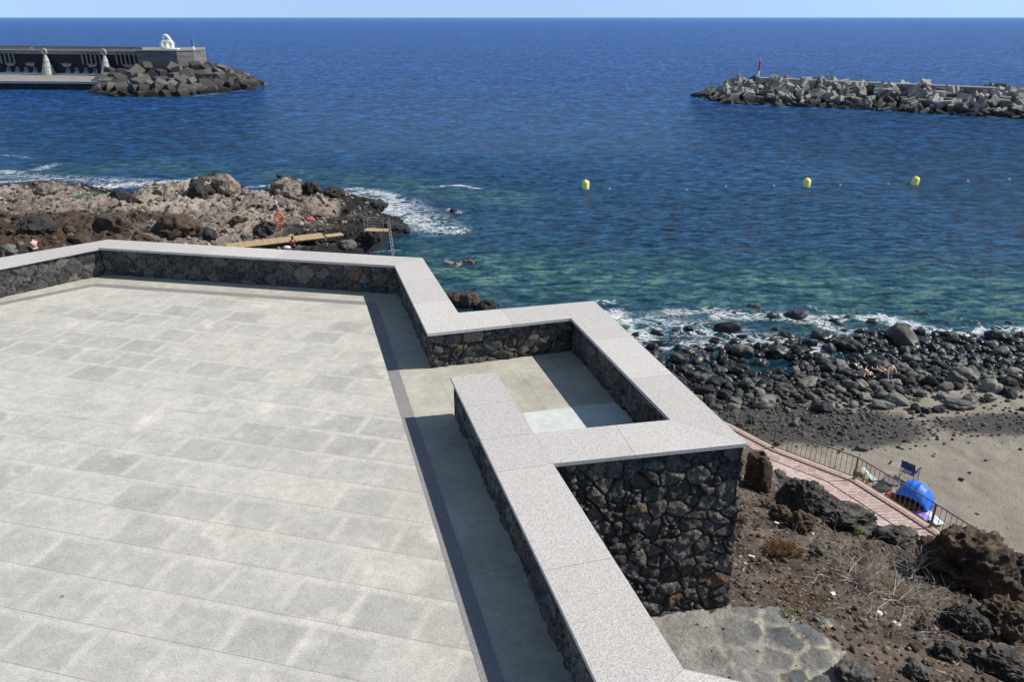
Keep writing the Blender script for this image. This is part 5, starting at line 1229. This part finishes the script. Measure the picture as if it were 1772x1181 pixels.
# ------------------------------------------------------------------ headland furniture
PLK = mat_planks(); a0v = at(392, 427, 1.6); a1v = at(562, 407.5, 1.6); dv = (a1v-a0v); L = dv.length; ang = math.atan2(dv.y, dv.x)
bwk = empty('boardwalk', (a0v.x, a0v.y, 1.6), ang, label='slatted wooden boardwalk laid across the lava beside the life ring', cat='boardwalk')
m_ = MB(); n = int(L/.15)
for k in range(n): m_.box((k*.15+.07, 0, .02), (.135, 1.75, .04))
m_.build('deck', PLK, bwk)
m_ = MB(); [m_.box((L/2, s, -.08), (L, .08, .14)) for s in (-.7, 0, .7)]; m_.build('bearers', paint('dark_timber', (.14, .09, .05), .9, .2, 3), bwk)
m_ = MB(); [m_.box((L+.75, -.25 + k*0, .0), (1.5, .9, .05)) for k in range(1)]; m_.build('end_ramp', PLK, bwk)
ORG = paint('life_ring_orange', (.80, .13, .05), .5, .08, 3)
p = at(482, 411, 1.5); lr = empty('life_ring_stand', (p.x, p.y+.9, 1.3), label='orange life ring on an orange post behind the boardwalk', cat='life ring')
MB().box((0, 0, .55), (.16, .08, 1.3)).build('post', ORG, lr)
m_ = MB(); m_.ring((0, -.12, 1.75), .36, .085, (.1, -1, .15), 28, 10); m_.build('ring', ORG, lr, True)
m_ = MB(); [m_.tube([(0, -.1, 1.75), (.3*math.cos(a), -.1, 1.75+.3*math.sin(a))], .012, 5) for a in (.5, 1.8, 3.3, 4.6, 5.6)]; m_.build('rope', WHITE, lr)
p = at(652, 398, 1.9); pf = empty('bathing_platform', (p.x, p.y, 1.9), -.12, label='small wooden platform with steel railings and a ladder into the sea', cat='platform')
m_ = MB(); [m_.box((-.95 + k*.16, .0, 0), (.145, 1.0, .05)) for k in range(13)]; m_.build('deck', PLK, pf)
def railing(y, x0, x1, name):
    m_ = MB(); m_.tube([(x0, y, 0), (x0, y, .95), (x1, y, .95), (x1, y, 0)], .025, 6); m_.tube([(x0, y, .5), (x1, y, .5)], .02, 6); m_.build(name, STEEL, pf)
railing(.5, -.95, 1.05, 'back_railing'); railing(-.45, -.95, .75, 'front_railing')
m_ = MB()
for y in (-.35, .25): m_.tube([(1.05, y, .9), (1.15, y, .5), (1.20, y-.05, -.1), (1.62, y-.9, -2.25)], .032, 6)
for k in range(8):
    t = k/7.5; m_.tube([(1.2+.42*t, -.40-.85*t, -.1-2.15*t), (1.2+.42*t, .20-.85*t, -.1-2.15*t)], .022, 6)
m_.build('ladder', STEEL, pf)
p = head_ray(535, 382); o = MB().blob((0, 0, .12), (.42, .3, .14), 3).box((.3, 0, .06), (.35, .3, .08), None, .03).build('cloth', paint('coral_cloth', (.75, .08, .08), .7, .1, 3), None, True, (p.x, p.y, p.z+.05)); meta(o, 'coral red cloth spread on the pale rock right of the life ring', 'cloth')
p = head_ray(152, 343); m_ = MB(); rr = random.Random(3)
for k in range(60): a = Vector((rr.uniform(-1.2, 1.2), rr.uniform(-.9, .9), rr.uniform(0, .25))); m_.tube([a, a+Vector((rr.uniform(-.5, .5), rr.uniform(-.5, .5), rr.uniform(-.1, .15)))], .03, 4)
o = m_.build('fishing_net', paint('net_green', (.03, .16, .09), .8, .2, 3), None, False, (p.x, p.y, p.z+.1)); meta(o, 'heap of green netting on the pale lava at the back of the headland', 'net')

# tidal pool on the headland and between boulders are the sea itself

# ------------------------------------------------------------------ beach things
def bp_(px, py): return beach_at(px, py)
BLUE = paint('blue_nylon', (.012, .16, .75), .5, .06, 3)
p = bp_(1583, 886); tn = empty('beach_shelter', (p.x, p.y+.35, p.z), -.85, label='bright blue domed beach shelter just behind the railing', cat='beach tent'); tn.scale = (.82, .82, .9)
n = 20; mm = 50; Vv = []; 
for j in range(n+1):
    f_ = j/n; a = math.pi*(.02 + .80*f_)
    for i in range(mm+1):
        u = -1 + 2*i/mm; rr_ = math.sqrt(max(0, 1-(abs(u))**2.6)); sc1 = 1.02 - .05*math.sin(6*math.pi*f_)*abs(u)
        pan = 1 - .045*abs(math.sin((u+1)*2.5*math.pi))*(1-.4*f_); sag = 1 - .10*math.sin(math.pi*f_)*(u > .2)*(u-.2); Vv.append((u*.80, .25 + .80*math.cos(a)*(.5+.5*rr_)*sc1, .06 + 1.05*math.sin(a)*rr_*pan*sag))
m = np_mesh('canopy', Vv, grid_faces(mm+1, n+1)); o = link('canopy', m, BLUE, tn); sm_ = o.modifiers.new('t', 'SOLIDIFY'); sm_.thickness = .012
m_ = MB(); [m_.tube([(s*.76, .25+.0*k, .06), (s*.45, .1, .82), (0, .05, 1.05)], .012, 5) for s in (-1, 1) for k in (0,)]; m_.build('poles', RAIL, tn)
p = bp_(1571, 832); ch = empty('folding_chair', (p.x, p.y, p.z), -.9, label='folding camp chair with dark blue fabric on the sand behind the blue shelter', cat='chair')
NV = paint('chair_fabric', (.035, .055, .11), .8, .1, 4); FR = paint('chair_frame', (.12, .14, .17), .4, .1, 4, .5)
m_ = MB(); m_.box((0, 0, .43), (.52, .46, .03), Euler((.08, 0, 0)), .01); m_.build('seat', NV, ch); m_ = MB(); m_.box((0, -.27, .78), (.54, .03, .40), Euler((.25, 0, 0)), .01); m_.build('backrest', NV, ch)
for s in (-1, 1):
    MB().box((s*.29, .02, .66), (.07, .50, .03)).build('armrest', NV, ch)
    for q_ in (-1, 1): MB().tube([(s*.28, q_*.24, 0), (s*.28, q_*.24, .66)], .014, 6).build('leg', FR, ch)
    MB().tube([(s*.28, -.24, .66), (s*.27, -.34, 1.0)], .014, 6).build('back_frame', FR, ch)
    MB().tube([(s*.28, -.24, .06), (s*.28, .24, .40)], .012, 6).build('brace', FR, ch)
p = bp_(1487, 838); person((p.x, p.y+.3, p.z+.0), 3.0, 'bend', 'sunburnt person in a green cap bending over a bag just behind the railing', SKIN, (('shorts', RED),), hat=paint('cap_green', (.16, .19, .12), .8, .1, 4), s=1.1)
def towel(px, py, size, rz, mt, label, name='towel', wav=.03):
    p = bp_(px, py); nx, ny = 14, 8; u, v = np.meshgrid(np.linspace(-.5, .5, nx), np.linspace(-.5, .5, ny)); z = .05 + wav*fbm(u*3+px, v*3, 2, 3)
    o = link(name, np_mesh(name, np.stack([u*size[0], v*size[1], z], -1).reshape(-1, 3), grid_faces(nx, ny)), mt, loc=(p.x, p.y, p.z+.04), rot=(0, 0, rz)); sm_ = o.modifiers.new('t', 'SOLIDIFY'); sm_.thickness = .015; return meta(o, label, 'towel')
def stripe_mat(name, c1, c2, sc):
    M = Mat(name, .9, .1); wv_ = M.n('ShaderNodeTexWave', {'Vector': M.pos(True), 'Scale': sc}); M.col(M.ramp(wv_.outputs[1], [(.45, c1), (.55, c2)], 'CONSTANT')); return M.m
towel(1594, 890, (.55, 1.05), .25, stripe_mat('purple_towel', (.32, .22, .66), (.40, .30, .72), 4), 'purple towel spilling out of the blue shelter')
towel(1609, 897, (.42, 1.1), .2, stripe_mat('white_blue_towel', (.70, .74, .78), (.50, .60, .74), 3), 'white and pale blue towel right of the purple one')
towel(1502, 824, (.22, 1.0), .1, stripe_mat('striped_towel', (.7, .7, .68), (.20, .55, .62), 9), 'white and turquoise striped towel beside the bending person')
towel(1529, 859, (.5, .3), -.5, stripe_mat('bw_towel', (.75, .75, .73), (.05, .06, .09), 7), 'crumpled white and black towel between the bag and the red cloth')
def bag(px, py, s, mt, label, name='bag', cat='bag'):
    p = bp_(px, py); m_ = MB(); m_.blob((0, 0, s[2]*.8), s, 3); m_.tube([(-s[0]*.5, 0, s[2]*1.4), (0, 0, s[2]*2.1), (s[0]*.5, 0, s[2]*1.4)], .015, 6)
    return meta(m_.build(name, mt, None, True, (p.x, p.y, p.z), (0, 0, rnd.uniform(-.6, .6))), label, cat)
bag(1524, 851, (.42, .26, .16), paint('dark_bag', (.05, .05, .05), .8, .3, 5), 'low black beach bag behind the railing between the person and the shelter')
o = bag(1542, 862, (.22, .2, .12), paint('orange_red_cloth', (.75, .12, .06), .8, .2, 5), 'orange red bundle at the left foot of the blue shelter', 'cloth_bundle', 'cloth')
bag(1556, 874, (.36, .3, .2), paint('brown_bag', (.06, .045, .035), .8, .3, 5), 'brown bag under the front edge of the blue shelter')
bag(1575, 882, (.28, .3, .26), paint('black_box', (.012, .012, .014), .5, .3, 5), 'black cool bag left of the purple towel')
p = bp_(1530, 830); o = MB().lathe((0, 0, .30), [(.30, 0), (.32, .02), (.30, .03)], 20).tube([(-.2, 0, 0), (.15, 0, .3)], .012, 5).tube([(.2, 0, 0), (-.15, 0, .3)], .012, 5).build('low_table', paint('table_grey', (.16, .15, .14), .6, .1, 4), None, False, (p.x, p.y-.6, p.z)); meta(o, 'low grey camping table left of the blue shelter', 'table')

bpy.context.view_layer.update()
